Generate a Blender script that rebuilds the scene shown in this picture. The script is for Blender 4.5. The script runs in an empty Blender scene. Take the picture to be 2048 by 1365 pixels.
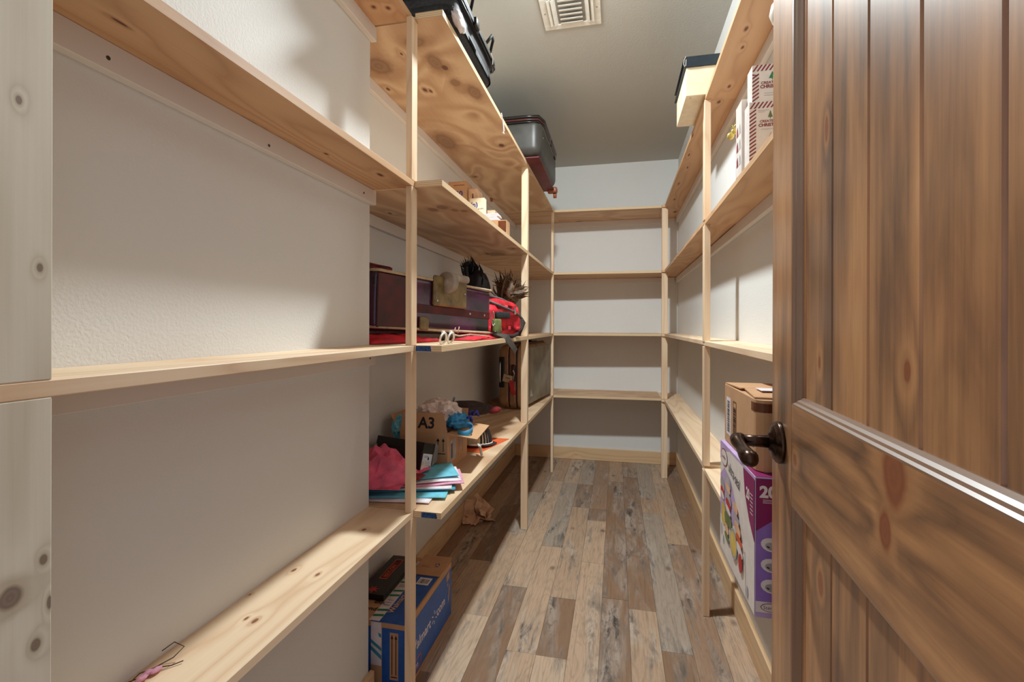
import bpy, bmesh, math, random
from mathutils import Vector, Matrix, noise, Euler
R = math.radians
random.seed(7)
SC = bpy.context.scene
COL = SC.collection

# ------------------------------------------------ camera, world, lights, exposure
cam = bpy.data.cameras.new('camera'); cam_o = bpy.data.objects.new('camera', cam); COL.objects.link(cam_o)
cam.sensor_width = 36; cam.lens = 945 / 2048 * 36; cam.shift_y = -30 / 2048; cam.clip_start = .02
cam_o.matrix_world = (Matrix.Translation((0, 0, 1.21)) @ Matrix.Rotation(.2176, 4, 'Z')
                      @ Matrix.Rotation(R(90), 4, 'X') @ Matrix.Rotation(.003, 4, 'Z'))
SC.camera = cam_o
w = bpy.data.worlds.new('world'); SC.world = w; w.use_nodes = True
w.node_tree.nodes['Background'].inputs[0].default_value = (.88, .88, 1, 1)
w.node_tree.nodes['Background'].inputs[1].default_value = .5
LC = (-.22, 1.88)      # ceiling lamp: a shaded globe that throws most of its light downwards
LAMPC = (.905, .985, 1.)
L = bpy.data.lights.new('ceiling_bulb', 'POINT'); L.energy = 78; L.color = LAMPC; L.shadow_soft_size = .05
LO = bpy.data.objects.new('ceiling_bulb', L); LO.location = (*LC, 2.595); COL.objects.link(LO)
L2 = bpy.data.lights.new('ceiling_disc', 'AREA'); L2.shape = 'DISK'; L2.size = .13; L2.energy = 34; L2.color = LAMPC
LO2 = bpy.data.objects.new('ceiling_disc', L2); LO2.location = (*LC, 2.60); COL.objects.link(LO2)
for l_ in (L, L2):                      # unphysical soft falloff, added to keep nearby surfaces from burning out
    l_.use_nodes = True; t_ = l_.node_tree; f_ = t_.nodes.new('ShaderNodeLightFalloff')
    f_.inputs['Strength'].default_value = 1.; f_.inputs['Smooth'].default_value = 1.6
    t_.links.new(f_.outputs['Quadratic'], t_.nodes['Emission'].inputs['Strength'])
SC.cycles.max_bounces = 16; SC.cycles.diffuse_bounces = 12
vs = SC.view_settings
vs.view_transform = 'Standard'; vs.look = 'None'; vs.gamma = 1; vs.use_curve_mapping = False; vs.exposure = .27

# ------------------------------------------------ material helpers
def lin(c):
    return tuple(((v / 255) / 12.92 if v / 255 <= .04045 else ((v / 255 + .055) / 1.055) ** 2.4) for v in c) + (1,)
class NT:
    def __init__(s, name, rough=.6, metal=0, coat=0):
        s.m = bpy.data.materials.new(name); s.m.use_nodes = True
        s.t = s.m.node_tree; s.n = s.t.nodes; s.b = s.n['Principled BSDF']
        s.b.inputs['Roughness'].default_value = rough; s.b.inputs['Metallic'].default_value = metal
        if coat: s.b.inputs['Coat Weight'].default_value = coat; s.b.inputs['Coat Roughness'].default_value = .12
    def new(s, typ, ins=None, **kw):
        n = s.n.new(typ)
        for k, v in kw.items(): setattr(n, k, v)
        for k, v in (ins or {}).items():
            if isinstance(v, bpy.types.NodeSocket): s.t.links.new(v, n.inputs[k])
            else: n.inputs[k].default_value = v
        return n
    def math(s, op, a, b=0, c=0):
        return s.new('ShaderNodeMath', {0: a, 1: b, 2: c}, operation=op).outputs[0]
    def coords(s, scale=(1, 1, 1), rnd=13.):
        tc = s.new('ShaderNodeTexCoord').outputs['Object']
        oi = s.new('ShaderNodeObjectInfo').outputs['Random']
        off = s.math('MULTIPLY', oi, rnd)
        v = s.new('ShaderNodeVectorMath', {0: tc, 1: off}, operation='ADD').outputs[0]
        return s.new('ShaderNodeMapping', {'Vector': v, 'Scale': scale}).outputs[0]
    def noise(s, vec, scale, detail=3, rough=.5, dist=0):
        return s.new('ShaderNodeTexNoise', {'Vector': vec, 'Scale': scale, 'Detail': detail, 'Roughness': rough, 'Distortion': dist}).outputs[0]
    def ramp(s, fac, stops, interp='LINEAR'):
        r = s.new('ShaderNodeValToRGB', {0: fac}); r.color_ramp.interpolation = interp
        e = r.color_ramp.elements
        while len(e) < len(stops): e.new(.5)
        for el, (p, c) in zip(e, stops):
            el.position = p; el.color = c if len(c) == 4 else lin(c)
        return r.outputs[0]
    def mix(s, f, a, b, mode='MIX'):
        n = s.new('ShaderNodeMix', data_type='RGBA', blend_type=mode)
        for k, v in ((0, f), (6, a), (7, b)):
            if isinstance(v, bpy.types.NodeSocket): s.t.links.new(v, n.inputs[k])
            else: n.inputs[k].default_value = v if k == 0 or len(v) == 4 else lin(v)
        return n.outputs[2]
    def color(s, c):
        if isinstance(c, bpy.types.NodeSocket): s.t.links.new(c, s.b.inputs['Base Color'])
        else: s.b.inputs['Base Color'].default_value = lin(c)
        return s
    def bump(s, h, strength=.2, dist=.001):
        b = s.new('ShaderNodeBump', {'Height': h, 'Strength': strength, 'Distance': dist})
        s.t.links.new(b.outputs[0], s.b.inputs['Normal']); return s
def knotfield(k, knots, org):
    tc = k.new('ShaderNodeTexCoord').outputs['Object']
    p = k.new('ShaderNodeVectorMath', {0: tc, 1: tuple(org)}, operation='ADD').outputs[0]
    wob = k.new('ShaderNodeTexNoise', {'Vector': p, 'Scale': 38., 'Detail': 2.}).outputs[0]
    m = None
    for c, rad in knots:
        q = k.new('ShaderNodeVectorMath', {0: p, 1: tuple(c)}, operation='SUBTRACT').outputs[0]
        q = k.new('ShaderNodeVectorMath', {0: q, 1: tuple(rad)}, operation='DIVIDE').outputs[0]
        d = k.new('ShaderNodeVectorMath', {0: q}, operation='LENGTH').outputs['Value']
        m = d if m is None else k.math('MINIMUM', m, d)
    return k.math('MULTIPLY', m, k.math('ADD', .75, k.math('MULTIPLY', wob, .5)))
def knot_apply(k, c, d, core, halo, hs=.6):
    h = k.new('ShaderNodeMapRange', {0: d, 1: 1., 2: 2.0, 3: hs, 4: 0.}).outputs[0]
    c = k.mix(h, c, halo)
    q = k.new('ShaderNodeMapRange', {0: d, 1: .75, 2: 1.1, 3: .9, 4: 0.}).outputs[0]
    rg = k.math('PINGPONG', k.math('MULTIPLY', d, 2.2), .5)
    cc = k.mix(rg, core, tuple(int(x * .78) for x in core))
    return k.mix(q, c, cc)
def flat(name, c, rough=.6, metal=0, coat=0, var=.06, sc=30, bump=0):
    k = NT(name, rough, metal, coat)
    n = k.noise(k.coords(), sc, 3)
    d = tuple(max(0, v * (1 - var * 2)) for v in c); e = tuple(min(255, v * (1 + var)) for v in c)
    k.color(k.ramp(n, [(.3, d), (.7, e)]))
    if bump: k.bump(n, bump, .002)
    return k.m
def axis_scale(ax, along, across=1.):
    return tuple(along if i == ax else across for i in range(3))
def pine(name, ax, light, dark, knot=(125, 75, 45), kfreq=1., rough=.55, coat=0, contrast=.95, rings=11, gate=.6, knots=None, org=(0, 0, 0)):
    k = NT(name, rough, 0, coat); kd = knotfield(k, knots, org) if knots else None
    v = k.coords(axis_scale(ax, .12))
    kv = k.coords(axis_scale(ax, .42))
    vor = k.new('ShaderNodeTexVoronoi', {'Vector': kv, 'Scale': 6.5 * kfreq, 'Randomness': 1.})
    d = vor.outputs['Distance']
    sel = k.math('GREATER_THAN', k.new('ShaderNodeSeparateColor', {0: vor.outputs['Color']}).outputs[0], gate)
    near = k.math('MULTIPLY', k.math('POWER', 2.718, k.math('MULTIPLY', d, -9.)), sel)
    ph = k.math('ADD', k.math('MULTIPLY', k.noise(v, 5, 2, .45, .4), rings), k.math('MULTIPLY', near, 2.6))
    if kd: ph = k.math('ADD', ph, k.math('MULTIPLY', k.math('POWER', 2.718, k.math('MULTIPLY', kd, -.55)), 2.))
    ring = k.math('PINGPONG', ph, .5)
    ring = k.math('POWER', k.math('MULTIPLY', ring, 2), 2.2)
    fib = k.noise(k.coords(axis_scale(ax, .018)), 160, 3, .7)
    big = k.noise(v, 3.2, 2)
    f = k.math('ADD', k.math('MULTIPLY', ring, .42), k.math('MULTIPLY', fib, .34))
    f = k.math('ADD', f, k.math('MULTIPLY', big, .36))
    f = k.math('MULTIPLY', k.math('SUBTRACT', f, .22), contrast)
    f = k.new('ShaderNodeClamp', {0: f}).outputs[0]
    c = k.mix(f, light, dark)
    kk = k.new('ShaderNodeMapRange', {0: d, 1: .05, 2: .115, 3: 1., 4: 0.}).outputs[0]
    kk = k.math('MULTIPLY', kk, sel)
    c = k.mix(k.math('MULTIPLY', kk, .85), c, knot)
    if kd: c = knot_apply(k, c, kd, knot, dark)
    k.color(c); k.bump(fib, .12, .0006)
    return k.m
def ply_face(name, ax, light, dark, knot, rough=.6, knots=None, patches=None, org=(0, 0, 0)):
    k = NT(name, rough); kd = knotfield(k, knots, org) if knots else None
    v = k.coords(axis_scale(ax, .40))
    vor = k.new('ShaderNodeTexVoronoi', {'Vector': k.coords(axis_scale(ax, .8)), 'Scale': 4.4, 'Randomness': 1.})
    d = vor.outputs['Distance']
    sel = k.math('GREATER_THAN', k.new('ShaderNodeSeparateColor', {0: vor.outputs['Color']}).outputs[1], .42)
    near = k.math('MULTIPLY', k.math('POWER', 2.718, k.math('MULTIPLY', d, -7.)), sel)
    ph = k.math('ADD', k.math('MULTIPLY', k.noise(v, 2.3, 2, .5, .9), 7), k.math('MULTIPLY', near, 2.))
    if kd: ph = k.math('ADD', ph, k.math('MULTIPLY', k.math('POWER', 2.718, k.math('MULTIPLY', kd, -.35)), 1.6))
    ring = k.math('PINGPONG', ph, .5); ring = k.math('SMOOTH_MIN', k.math('MULTIPLY', ring, 2), .8, .3)
    fib = k.noise(k.coords(axis_scale(ax, .05)), 120, 3, .7)
    f = k.math('ADD', k.math('MULTIPLY', ring, .62), k.math('MULTIPLY', fib, .28))
    f = k.new('ShaderNodeClamp', {0: k.math('SUBTRACT', f, .08)}).outputs[0]
    f = k.new('ShaderNodeMapRange', {0: f, 1: .12, 2: .72}).outputs[0]
    c = k.mix(f, light, dark)
    halo = k.new('ShaderNodeMapRange', {0: d, 1: .06, 2: .2, 3: .55, 4: 0.}).outputs[0]
    c = k.mix(k.math('MULTIPLY', halo, sel), c, tuple(int(x * .8) for x in dark))
    kk = k.new('ShaderNodeMapRange', {0: d, 1: .035, 2: .09, 3: 1., 4: 0.}).outputs[0]
    c = k.mix(k.math('MULTIPLY', k.math('MULTIPLY', kk, sel), .8), c, knot)
    if patches: c = knot_apply(k, c, knotfield(k, patches, org), tuple(int(x * .86) for x in dark), tuple(int(x * .95) for x in dark), .7)
    if kd: c = knot_apply(k, c, kd, knot, tuple(int(x * .85) for x in dark))
    k.color(c); k.bump(fib, .1, .0005)
    return k.m
def ply_edge(name):
    k = NT(name, .7)
    tc = k.new('ShaderNodeTexCoord').outputs['Object']
    z = k.new('ShaderNodeSeparateXYZ', {0: tc}).outputs[2]
    n = k.noise(k.coords((1, 1, 12)), 22, 3)
    s = k.math('SINE', k.math('ADD', k.math('MULTIPLY', z, 1150.), k.math('MULTIPLY', n, 1.2)))
    f = k.new('ShaderNodeMapRange', {0: s, 1: .1, 2: .9}).outputs[0]
    c = k.mix(k.math('MULTIPLY', f, .55), (232, 205, 165), (140, 100, 70))
    k.color(c); return k.m
def paint(name, c, tex=.35, sc=140):
    k = NT(name, .75)
    v = k.new('ShaderNodeTexCoord').outputs['Object']
    n1 = k.noise(v, sc, 3, .55); n2 = k.noise(v, 2., 2)
    k.color(k.mix(n2, tuple(x * .975 for x in c), c))
    k.bump(n1, tex, .0025); return k.m
def floor_mat():
    k = NT('vinyl_plank', .42)
    oi = k.new('ShaderNodeObjectInfo').outputs['Random']
    v = k.coords((1, .13, 1), 57.)
    base = k.ramp(k.math('FRACT', k.math('MULTIPLY', oi, 37.7)), [(0, (172, 142, 116)), (.16, (186, 158, 132)), (.34, (138, 108, 84)), (.5, (178, 150, 124)), (.64, (162, 146, 130)), (.78, (194, 168, 142)), (.9, (152, 122, 98)), (1, (160, 132, 108))], 'CONSTANT')
    ph = k.math('MULTIPLY', k.noise(v, 7.5, 3, .55, .9), 17.)
    ring = k.math('POWER', k.math('MULTIPLY', k.math('PINGPONG', ph, .5), 2), 3)
    fib = k.noise(k.coords((1, .035, 1), 57.), 130, 4, .8)
    patch = k.noise(k.coords((1, .16, 1), 57.), 10, 4, .7, .6)
    gp = k.new('ShaderNodeMapRange', {0: patch, 1: .47, 2: .66}).outputs[0]
    gsel = k.math('MULTIPLY', gp, k.new('ShaderNodeMapRange', {0: k.noise(k.coords((1, .25, 1), 57.), 24, 4, .75, .5), 1: .44, 2: .60}).outputs[0])
    c = k.mix(k.math('MULTIPLY', ring, .28), base, (118, 98, 82))
    c = k.mix(k.new('ShaderNodeMapRange', {0: fib, 1: .5, 2: .75, 3: 0., 4: .7}).outputs[0], c, (92, 78, 68))
    c = k.mix(k.math('MULTIPLY', gp, .45), c, (190, 182, 172))
    c = k.mix(k.math('MULTIPLY', gsel, .95), c, (58, 54, 52))
    vor = k.new('ShaderNodeTexVoronoi', {'Vector': k.coords((1, .6, 1), 57.), 'Scale': 7.5})
    kn = k.math('MULTIPLY', k.new('ShaderNodeMapRange', {0: vor.outputs[0], 1: .03, 2: .14, 3: .75, 4: 0.}).outputs[0],
                k.math('GREATER_THAN', k.new('ShaderNodeSeparateColor', {0: vor.outputs['Color']}).outputs[0], .6))
    c = k.mix(kn, c, (74, 56, 46))
    k.color(c); k.bump(fib, .15, .0006)
    r = k.new('ShaderNodeMapRange', {0: fib, 1: .3, 2: .8, 3: .36, 4: .55}).outputs[0]
    k.t.links.new(r, k.b.inputs['Roughness'])
    return k.m
def stained(name, ax, kf=1., gate=.8, knots=None):
    k = NT(name, .34, 0, .35)
    k.b.inputs['Coat Roughness'].default_value = .22; kd = knotfield(k, knots, (0, 0, 0)) if knots else None
    v = k.coords(axis_scale(ax, .10))
    vor = k.new('ShaderNodeTexVoronoi', {'Vector': k.coords(axis_scale(ax, .5)), 'Scale': 4.2 * kf, 'Randomness': .9})
    d = vor.outputs['Distance']
    sel = k.math('GREATER_THAN', k.new('ShaderNodeSeparateColor', {0: vor.outputs['Color']}).outputs[0], gate)
    near = k.math('MULTIPLY', k.math('POWER', 2.718, k.math('MULTIPLY', d, -8.)), sel)
    ph = k.math('ADD', k.math('MULTIPLY', k.noise(v, 5, 2, .5, .5), 6), k.math('MULTIPLY', near, 1.8))
    if kd: ph = k.math('ADD', ph, k.math('MULTIPLY', k.math('POWER', 2.718, k.math('MULTIPLY', kd, -.6)), 1.8))
    ring = k.math('POWER', k.math('MULTIPLY', k.math('PINGPONG', ph, .5), 2), 1.6)
    fib = k.noise(k.coords(axis_scale(ax, .03)), 70, 4, .7)
    blot = k.noise(k.coords(axis_scale(ax, .22)), 11, 4, .6, .6)
    f = k.math('ADD', k.math('MULTIPLY', ring, .17), k.math('MULTIPLY', fib, .36))
    f = k.math('ADD', f, k.math('MULTIPLY', blot, .62))
    c = k.ramp(f, [(.28, (212, 162, 112)), (.45, (184, 134, 90)), (.58, (150, 108, 74)), (.68, (120, 88, 64)), (.82, (82, 60, 48))])
    hl = k.new('ShaderNodeMapRange', {0: d, 1: .09, 2: .17, 3: .7, 4: 0.}).outputs[0]
    c = k.mix(k.math('MULTIPLY', hl, sel), c, (176, 124, 76))
    kk = k.new('ShaderNodeMapRange', {0: d, 1: .055, 2: .1, 3: 1., 4: 0.}).outputs[0]
    c = k.mix(k.math('MULTIPLY', k.math('MULTIPLY', kk, sel), .85), c, (122, 58, 34))
    if kd: c = knot_apply(k, c, kd, (146, 82, 52), (178, 126, 82), .7)
    k.color(c); k.bump(fib, .12, .0006)
    return k.m

M = {}
M['wall'] = paint('wall_paint', (224, 224, 221), .34, 190)
M['ceil'] = paint('ceiling_paint', (188, 186, 178), .35, 110)
M['cleat'] = paint('painted_cleat', (226, 220, 214), .08, 60)
PL, PD = (236, 212, 180), (200, 158, 120)
for ax, s in enumerate('xyz'):
    M['pine_' + s] = pine('pine_' + s, ax, PL, PD)
M['pine_grey'] = pine('pine_grey', 2, (214, 206, 190), (176, 164, 140), (110, 92, 78), .8, rings=6, contrast=.7)
M['pine_under_shade'] = pine('pine_underside_shade', 1, (214, 172, 130), (178, 128, 88), (112, 68, 46))  # darker, warmer copy of the pine: underside shade put into the colour
M['base_x'] = pine('baseboard_pine_x', 0, (224, 192, 150), (192, 148, 106))
M['base_y'] = pine('baseboard_pine_y', 1, (224, 192, 150), (192, 148, 106))
M['ply_x'] = ply_face('plywood_x', 0, (214, 182, 146), (188, 148, 112), (124, 78, 56))
M['ply_y'] = ply_face('plywood_y', 1, (216, 184, 146), (186, 142, 106), (120, 72, 52))
M['ply_edge'] = ply_edge('plywood_edge')
M['floor'] = floor_mat()
M['post_near'] = pine('near_post_pine', 2, (220, 212, 194), (164, 146, 116), (132, 114, 100), .8, rings=8, contrast=.8, gate=.95, org=(-.69, .75, 0),
    knots=[((-.611, y, z), (.05, a, b)) for y, z, a, b in ((.371, 1.445, .003, .005), (.390, 1.272, .003, .005), (.365, .927, .011, .013), (.394, .953, .004, .006), (.387, .864, .005, .007), (.400, .903, .003, .008))])
M['under_shade_near'] = pine('pine_underside_shade_near', 1, (216, 176, 134), (166, 112, 72), (96, 52, 36), rings=12, contrast=.95, gate=.95, org=(-.69, .75, 0),  # same pine as the lower boards, with underside shade painted into its tones
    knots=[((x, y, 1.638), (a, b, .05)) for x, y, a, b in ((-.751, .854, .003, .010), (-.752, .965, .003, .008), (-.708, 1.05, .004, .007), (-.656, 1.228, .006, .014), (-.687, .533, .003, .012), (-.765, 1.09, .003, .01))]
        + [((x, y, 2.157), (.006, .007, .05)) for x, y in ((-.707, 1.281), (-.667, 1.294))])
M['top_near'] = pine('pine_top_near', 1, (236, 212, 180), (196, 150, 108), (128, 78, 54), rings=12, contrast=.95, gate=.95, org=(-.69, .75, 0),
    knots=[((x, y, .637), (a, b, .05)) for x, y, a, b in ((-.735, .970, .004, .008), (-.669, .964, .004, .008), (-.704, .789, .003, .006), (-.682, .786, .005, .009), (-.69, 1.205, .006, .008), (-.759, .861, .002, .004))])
PK = dict(knots=[((x, y, z), (a, b, .05)) for x, y, z, a, b in ((-.618, 1.64, 2.158, .012, .018), (-.754, 1.777, 2.158, .008, .014), (-.735, 1.790, 2.158, .005, .012), (-.896, 1.739, 2.158, .006, .012), (-.735, 1.525, 2.158, .004, .009), (-.592, 2.408, 2.158, .014, .022), (-.961, 2.82, 2.158, .01, .02),
          (-.843, 1.656, 1.638, .006, .012), (-.748, 2.704, 1.638, .01, .03), (-.62, 3.3, 2.158, .01, .02), (-.53, 3.9, 2.158, .01, .03))],
          patches=[((x, y, z), (a, b, .05)) for x, y, z, a, b in ((-.640, 1.60, 2.158, .026, .060), (-.616, 1.75, 2.158, .020, .030), (-.565, 1.84, 2.158, .028, .060), (-.66, 1.47, 2.158, .04, .03), (-.85, 1.58, 2.158, .05, .06),
          (-.615, 1.611, 1.638, .022, .030), (-.66, 1.637, 1.638, .018, .028), (-.585, 1.66, 1.638, .012, .018), (-.555, 1.68, 1.638, .012, .016), (-.86, 2.3, 2.158, .05, .12), (-.7, 2.75, 1.638, .05, .10))], org=(-.73, 2.8, 0))
M['ply_left'] = ply_face('plywood_left', 1, (218, 190, 156), (184, 144, 110), (104, 58, 42), **PK)
M['door_rail'] = stained('stained_door_rail', 0, 1., .95, knots=[((.459, 0, 1.063), (.024, .1, .034)), ((.442, 0, 1.001), (.013, .1, .024)), ((.143, 0, .992), (.010, .1, .010))])
M['door_panel'] = stained('stained_door_panel', 2, 1., .9, knots=[((u, 0, z), (a, .1, b)) for u, z, a, b in ((.239, 1.494, .007, .022), (.456, 1.166, .007, .013), (.214, 1.157, .004, .010), (.221, .832, .012, .022))])
M['right_under_shade'] = pine('pine_underside_shade_right', 1, (216, 176, 134), (170, 118, 78), (96, 54, 38), rings=11, contrast=.9, gate=.95, org=(.43, 2.2, 0),  # pine darkened for boards seen from below; the shade is in the colour
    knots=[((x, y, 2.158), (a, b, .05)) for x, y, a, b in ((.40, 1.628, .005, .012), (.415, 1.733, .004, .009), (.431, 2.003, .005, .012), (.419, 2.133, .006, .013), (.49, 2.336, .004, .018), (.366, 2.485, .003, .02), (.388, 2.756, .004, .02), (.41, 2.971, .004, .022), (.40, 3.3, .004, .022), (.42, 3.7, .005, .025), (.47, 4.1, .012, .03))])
M['gap'] = flat('floor_gap', (70, 56, 46))
M['door_v'] = stained('stained_door_vertical', 2)
M['door_h'] = stained('stained_door_horizontal', 0, 1.0, .5)
M['bronze'] = flat('oil_rubbed_bronze', (74, 56, 46), .26, .9, 0, .15, 60)
M['white'] = flat('white_enamel', (232, 228, 218), .4, 0, 0, .02)
M['card'] = flat('cardboard', (196, 152, 112), .75, 0, 0, .02, 20)
M['card_d'] = flat('cardboard_core', (142, 100, 68), .85)
M['black'] = flat('black_gloss', (20, 15, 16), .3)
M['ink'] = flat('black_ink', (24, 20, 26), .6)
M['nylon'] = flat('black_nylon', (44, 44, 48), .7, 0, 0, .2, 120, .3)
M['grey_nylon'] = flat('grey_nylon', (74, 74, 80), .65, 0, 0, .15, 90, .3)
M['olive'] = flat('olive_vinyl', (58, 55, 50), .42, 0, 0, .15, 8)
M['maroon'] = flat('maroon_vinyl', (92, 14, 20), .5, 0, 0, .15, 14)
M['darkm'] = flat('dark_maroon_vinyl', (74, 10, 14), .55, 0, 0, .2, 14)
M['purple'] = flat('purple_black_vinyl', (62, 24, 52), .2, 0, .4, .4, 7, .6)
M['greyc'] = flat('grey_olive_shell', (138, 128, 108), .5, 0, 0, .08, 10)
M['tan'] = flat('tan_vinyl', (166, 128, 90), .5, 0, 0, .08, 12)
M['brownp'] = flat('brown_piping', (66, 28, 26), .4)
M['lpipe'] = flat('pale_piping', (214, 176, 160), .5)
M['chrome'] = flat('chrome', (200, 198, 192), .25, 1)
M['wheel'] = flat('grey_wheel', (164, 152, 138), .5)
M['guard'] = flat('olive_wheel_guard', (128, 108, 68), .35, 0, 0, .12, 30)
M['orange_w'] = flat('orange_brown_wheel', (150, 82, 56), .45)
M['red'] = flat('red_fabric', (206, 26, 44), .7, 0, 0, .12, 14, .3)
M['darkred'] = flat('dark_red_fabric', (120, 22, 28), .7, 0, 0, .2, 20)
M['pink'] = flat('pink_tissue', (224, 92, 124), .6, 0, 0, .1, 20)
M['teal'] = flat('teal_paper', (112, 196, 216), .6, 0, 0, .04)
M['teal_d'] = flat('deep_teal_paper', (60, 150, 172), .6, 0, 0, .04)
M['wpaper'] = flat('white_paper', (230, 222, 226), .65, 0, 0, .03)
M['ppaper'] = flat('pale_pink_paper', (226, 160, 184), .65, 0, 0, .05)
M['orange'] = flat('orange_paper', (222, 98, 48), .65, 0, 0, .04)
M['green'] = flat('green_fabric', (34, 120, 62), .6)
M['blue'] = flat('bright_blue_fabric', (58, 152, 206), .5, 0, 0, .15, 18)
M['dblue'] = flat('cobalt_ribbon', (44, 52, 160), .4)
M['bowb'] = flat('slate_blue_bow', (84, 120, 164), .45, 0, 0, .3, 40)
M['tissue'] = flat('white_tissue', (232, 216, 206), .6, 0, 0, .06, 20)
M['feather'] = flat('black_feather', (14, 12, 18), .45)
M['bfeather'] = flat('brown_feather', (92, 66, 40), .6, 0, 0, .3, 60)
M['capd'] = flat('dark_cap_cloth', (52, 34, 30), .8, 0, 0, .2, 80)
M['beige'] = flat('beige_cloth', (190, 168, 136), .8)
M['strap'] = flat('grey_webbing', (108, 106, 104), .75, 0, 0, .12, 200)
M['bluebox'] = flat('blue_printed_card', (34, 92, 176), .5, 0, 0, .04)
M['navy'] = flat('navy_lid', (34, 46, 56), .45)
M['cream'] = flat('cream_card', (240, 226, 196), .6, 0, 0, .02)
M['lilac'] = flat('lilac_card', (196, 170, 214), .4, 0, 0, .03)
M['violet'] = flat('violet_print', (150, 116, 196), .4, 0, 0, .03)
M['plum'] = flat('plum_print', (136, 24, 92), .4, 0, 0, .03)
M['offw'] = flat('offwhite_print', (236, 228, 222), .4, 0, 0, .02)
M['lgrey'] = flat('light_grey_print', (180, 174, 176), .5)
M['redp'] = flat('red_print', (196, 48, 48), .5)
M['maroonp'] = flat('maroon_print', (140, 48, 62), .5)
M['yel'] = flat('yellow_print', (226, 196, 96), .5)
M['grn'] = flat('green_print', (20, 134, 92), .5)
M['olg'] = flat('olive_print', (112, 124, 72), .5)
M['peach'] = flat('peach_print', (236, 190, 150), .5)
M['gold'] = flat('gold_bell', (226, 206, 110), .3, .3)
M['ylw'] = flat('yellow_plastic', (236, 190, 88), .4)
M['kraft'] = flat('kraft_paper', (226, 190, 158), .8, 0, 0, .06, 20)
M['tape'] = flat('brown_tape', (104, 58, 34), .25)
M['chalk'] = flat('blue_chalk', (44, 84, 140), .8, 0, 0, .2, 120)
M['orp'] = flat('orange_print', (212, 96, 50), .5)
M['glabel'] = flat('glossy_grey_card', (120, 112, 108), .35)
M['twig'] = flat('dark_twig', (70, 44, 30), .7)
M['vent_in'] = flat('vent_dark', (150, 146, 138), .8)

# ------------------------------------------------ geometry helpers
def emit(name, bm, mats, parent=None, smooth=False, bevel=0):
    if bevel:
        bmesh.ops.bevel(bm, geom=bm.edges[:], offset=bevel, segments=1, affect='EDGES', profile=.5)
    bmesh.ops.recalc_face_normals(bm, faces=bm.faces[:])
    me = bpy.data.meshes.new(name)
    if parent is not None:
        org = parent.get('_o', None) or (0, 0, 0)
        bm.transform(Matrix.Translation(-Vector(org)))
    bm.to_mesh(me); bm.free()
    for m in (mats if isinstance(mats, (list, tuple)) else [mats]):
        me.materials.append(M[m] if isinstance(m, str) else m)
    if smooth:
        for p in me.polygons: p.use_smooth = True
    o = bpy.data.objects.new(name, me); COL.objects.link(o)
    if parent is not None: o.parent = parent; o['_o'] = parent['_o']
    else: o['_o'] = (0, 0, 0)
    return o
def recenter(o, org):
    o.data.transform(Matrix.Translation(-Vector(org))); o.location = org; o['_o'] = org; return o
def tag(o, label=None, cat=None, group=None, kind=None):
    if label: o['label'] = label
    if cat: o['category'] = cat
    if group: o['group'] = group
    if kind: o['kind'] = kind
    return o
def thing(name, org, label, cat, group=None):
    o = bpy.data.objects.new(name, None); COL.objects.link(o); o.location = org; o['_o'] = tuple(org)
    o.empty_display_size = .05
    return tag(o, label, cat, group)
def B(): return bmesh.new()
def prism(bm, poly, z0, z1, mi=0):
    a = [bm.verts.new((p[0], p[1], z0)) for p in poly]; b = [bm.verts.new((p[0], p[1], z1)) for p in poly]
    n = len(poly); fs = [bm.faces.new(a[::-1]), bm.faces.new(b)]
    for i in range(n): fs.append(bm.faces.new((a[i], a[(i + 1) % n], b[(i + 1) % n], b[i])))
    for f in fs: f.material_index = mi
    return fs
def box(bm, x0, x1, y0, y1, z0, z1, mi=0, m=None):
    fs = prism(bm, [(x0, y0), (x1, y0), (x1, y1), (x0, y1)], z0, z1, mi)
    if m is not None:
        bmesh.ops.transform(bm, matrix=m, verts=list({v for f in fs for v in f.verts}))
    return fs
def hexa(bm, p, mi=0):
    v = [bm.verts.new(q) for q in p]
    for f in ((0, 1, 2, 3), (7, 6, 5, 4), (0, 4, 5, 1), (1, 5, 6, 2), (2, 6, 7, 3), (3, 7, 4, 0)):
        bm.faces.new([v[i] for i in f]).material_index = mi
def frame(o, rz=0, rx=0, ry=0):
    return Matrix.Translation(o) @ Matrix.Rotation(rz, 4, 'Z') @ Matrix.Rotation(rx, 4, 'X') @ Matrix.Rotation(ry, 4, 'Y')
def tube(bm, pts, r, seg=8, mi=0, cap=True):
    pts = [Vector(p) for p in pts]; n = len(pts)
    rs = r if isinstance(r, (list, tuple)) else [r] * n
    rings = []; up = None
    for i, p in enumerate(pts):
        t = (pts[min(i + 1, n - 1)] - pts[max(i - 1, 0)]).normalized()
        if up is None:
            up = Vector((0, 0, 1)) if abs(t.z) < .9 else Vector((1, 0, 0))
        s = t.cross(up).normalized(); up = s.cross(t).normalized()
        rings.append([bm.verts.new(p + (s * math.cos(a) + up * math.sin(a)) * rs[i]) for a in [2 * math.pi * k / seg for k in range(seg)]])
    for a, b in zip(rings, rings[1:]):
        for k in range(seg):
            bm.faces.new((a[k], a[(k + 1) % seg], b[(k + 1) % seg], b[k])).material_index = mi
    if cap:
        bm.faces.new(rings[0][::-1]).material_index = mi; bm.faces.new(rings[-1]).material_index = mi
def lathe(bm, prof, m=Matrix(), seg=24, mi=0):
    rings = []
    for r, z in prof:
        rings.append([bm.verts.new(m @ Vector((r * math.cos(2 * math.pi * k / seg), r * math.sin(2 * math.pi * k / seg), z))) for k in range(seg)])
    for a, b in zip(rings, rings[1:]):
        for k in range(seg): bm.faces.new((a[k], a[(k + 1) % seg], b[(k + 1) % seg], b[k])).material_index = mi
    bm.faces.new(rings[0][::-1]).material_index = mi; bm.faces.new(rings[-1]).material_index = mi
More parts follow.
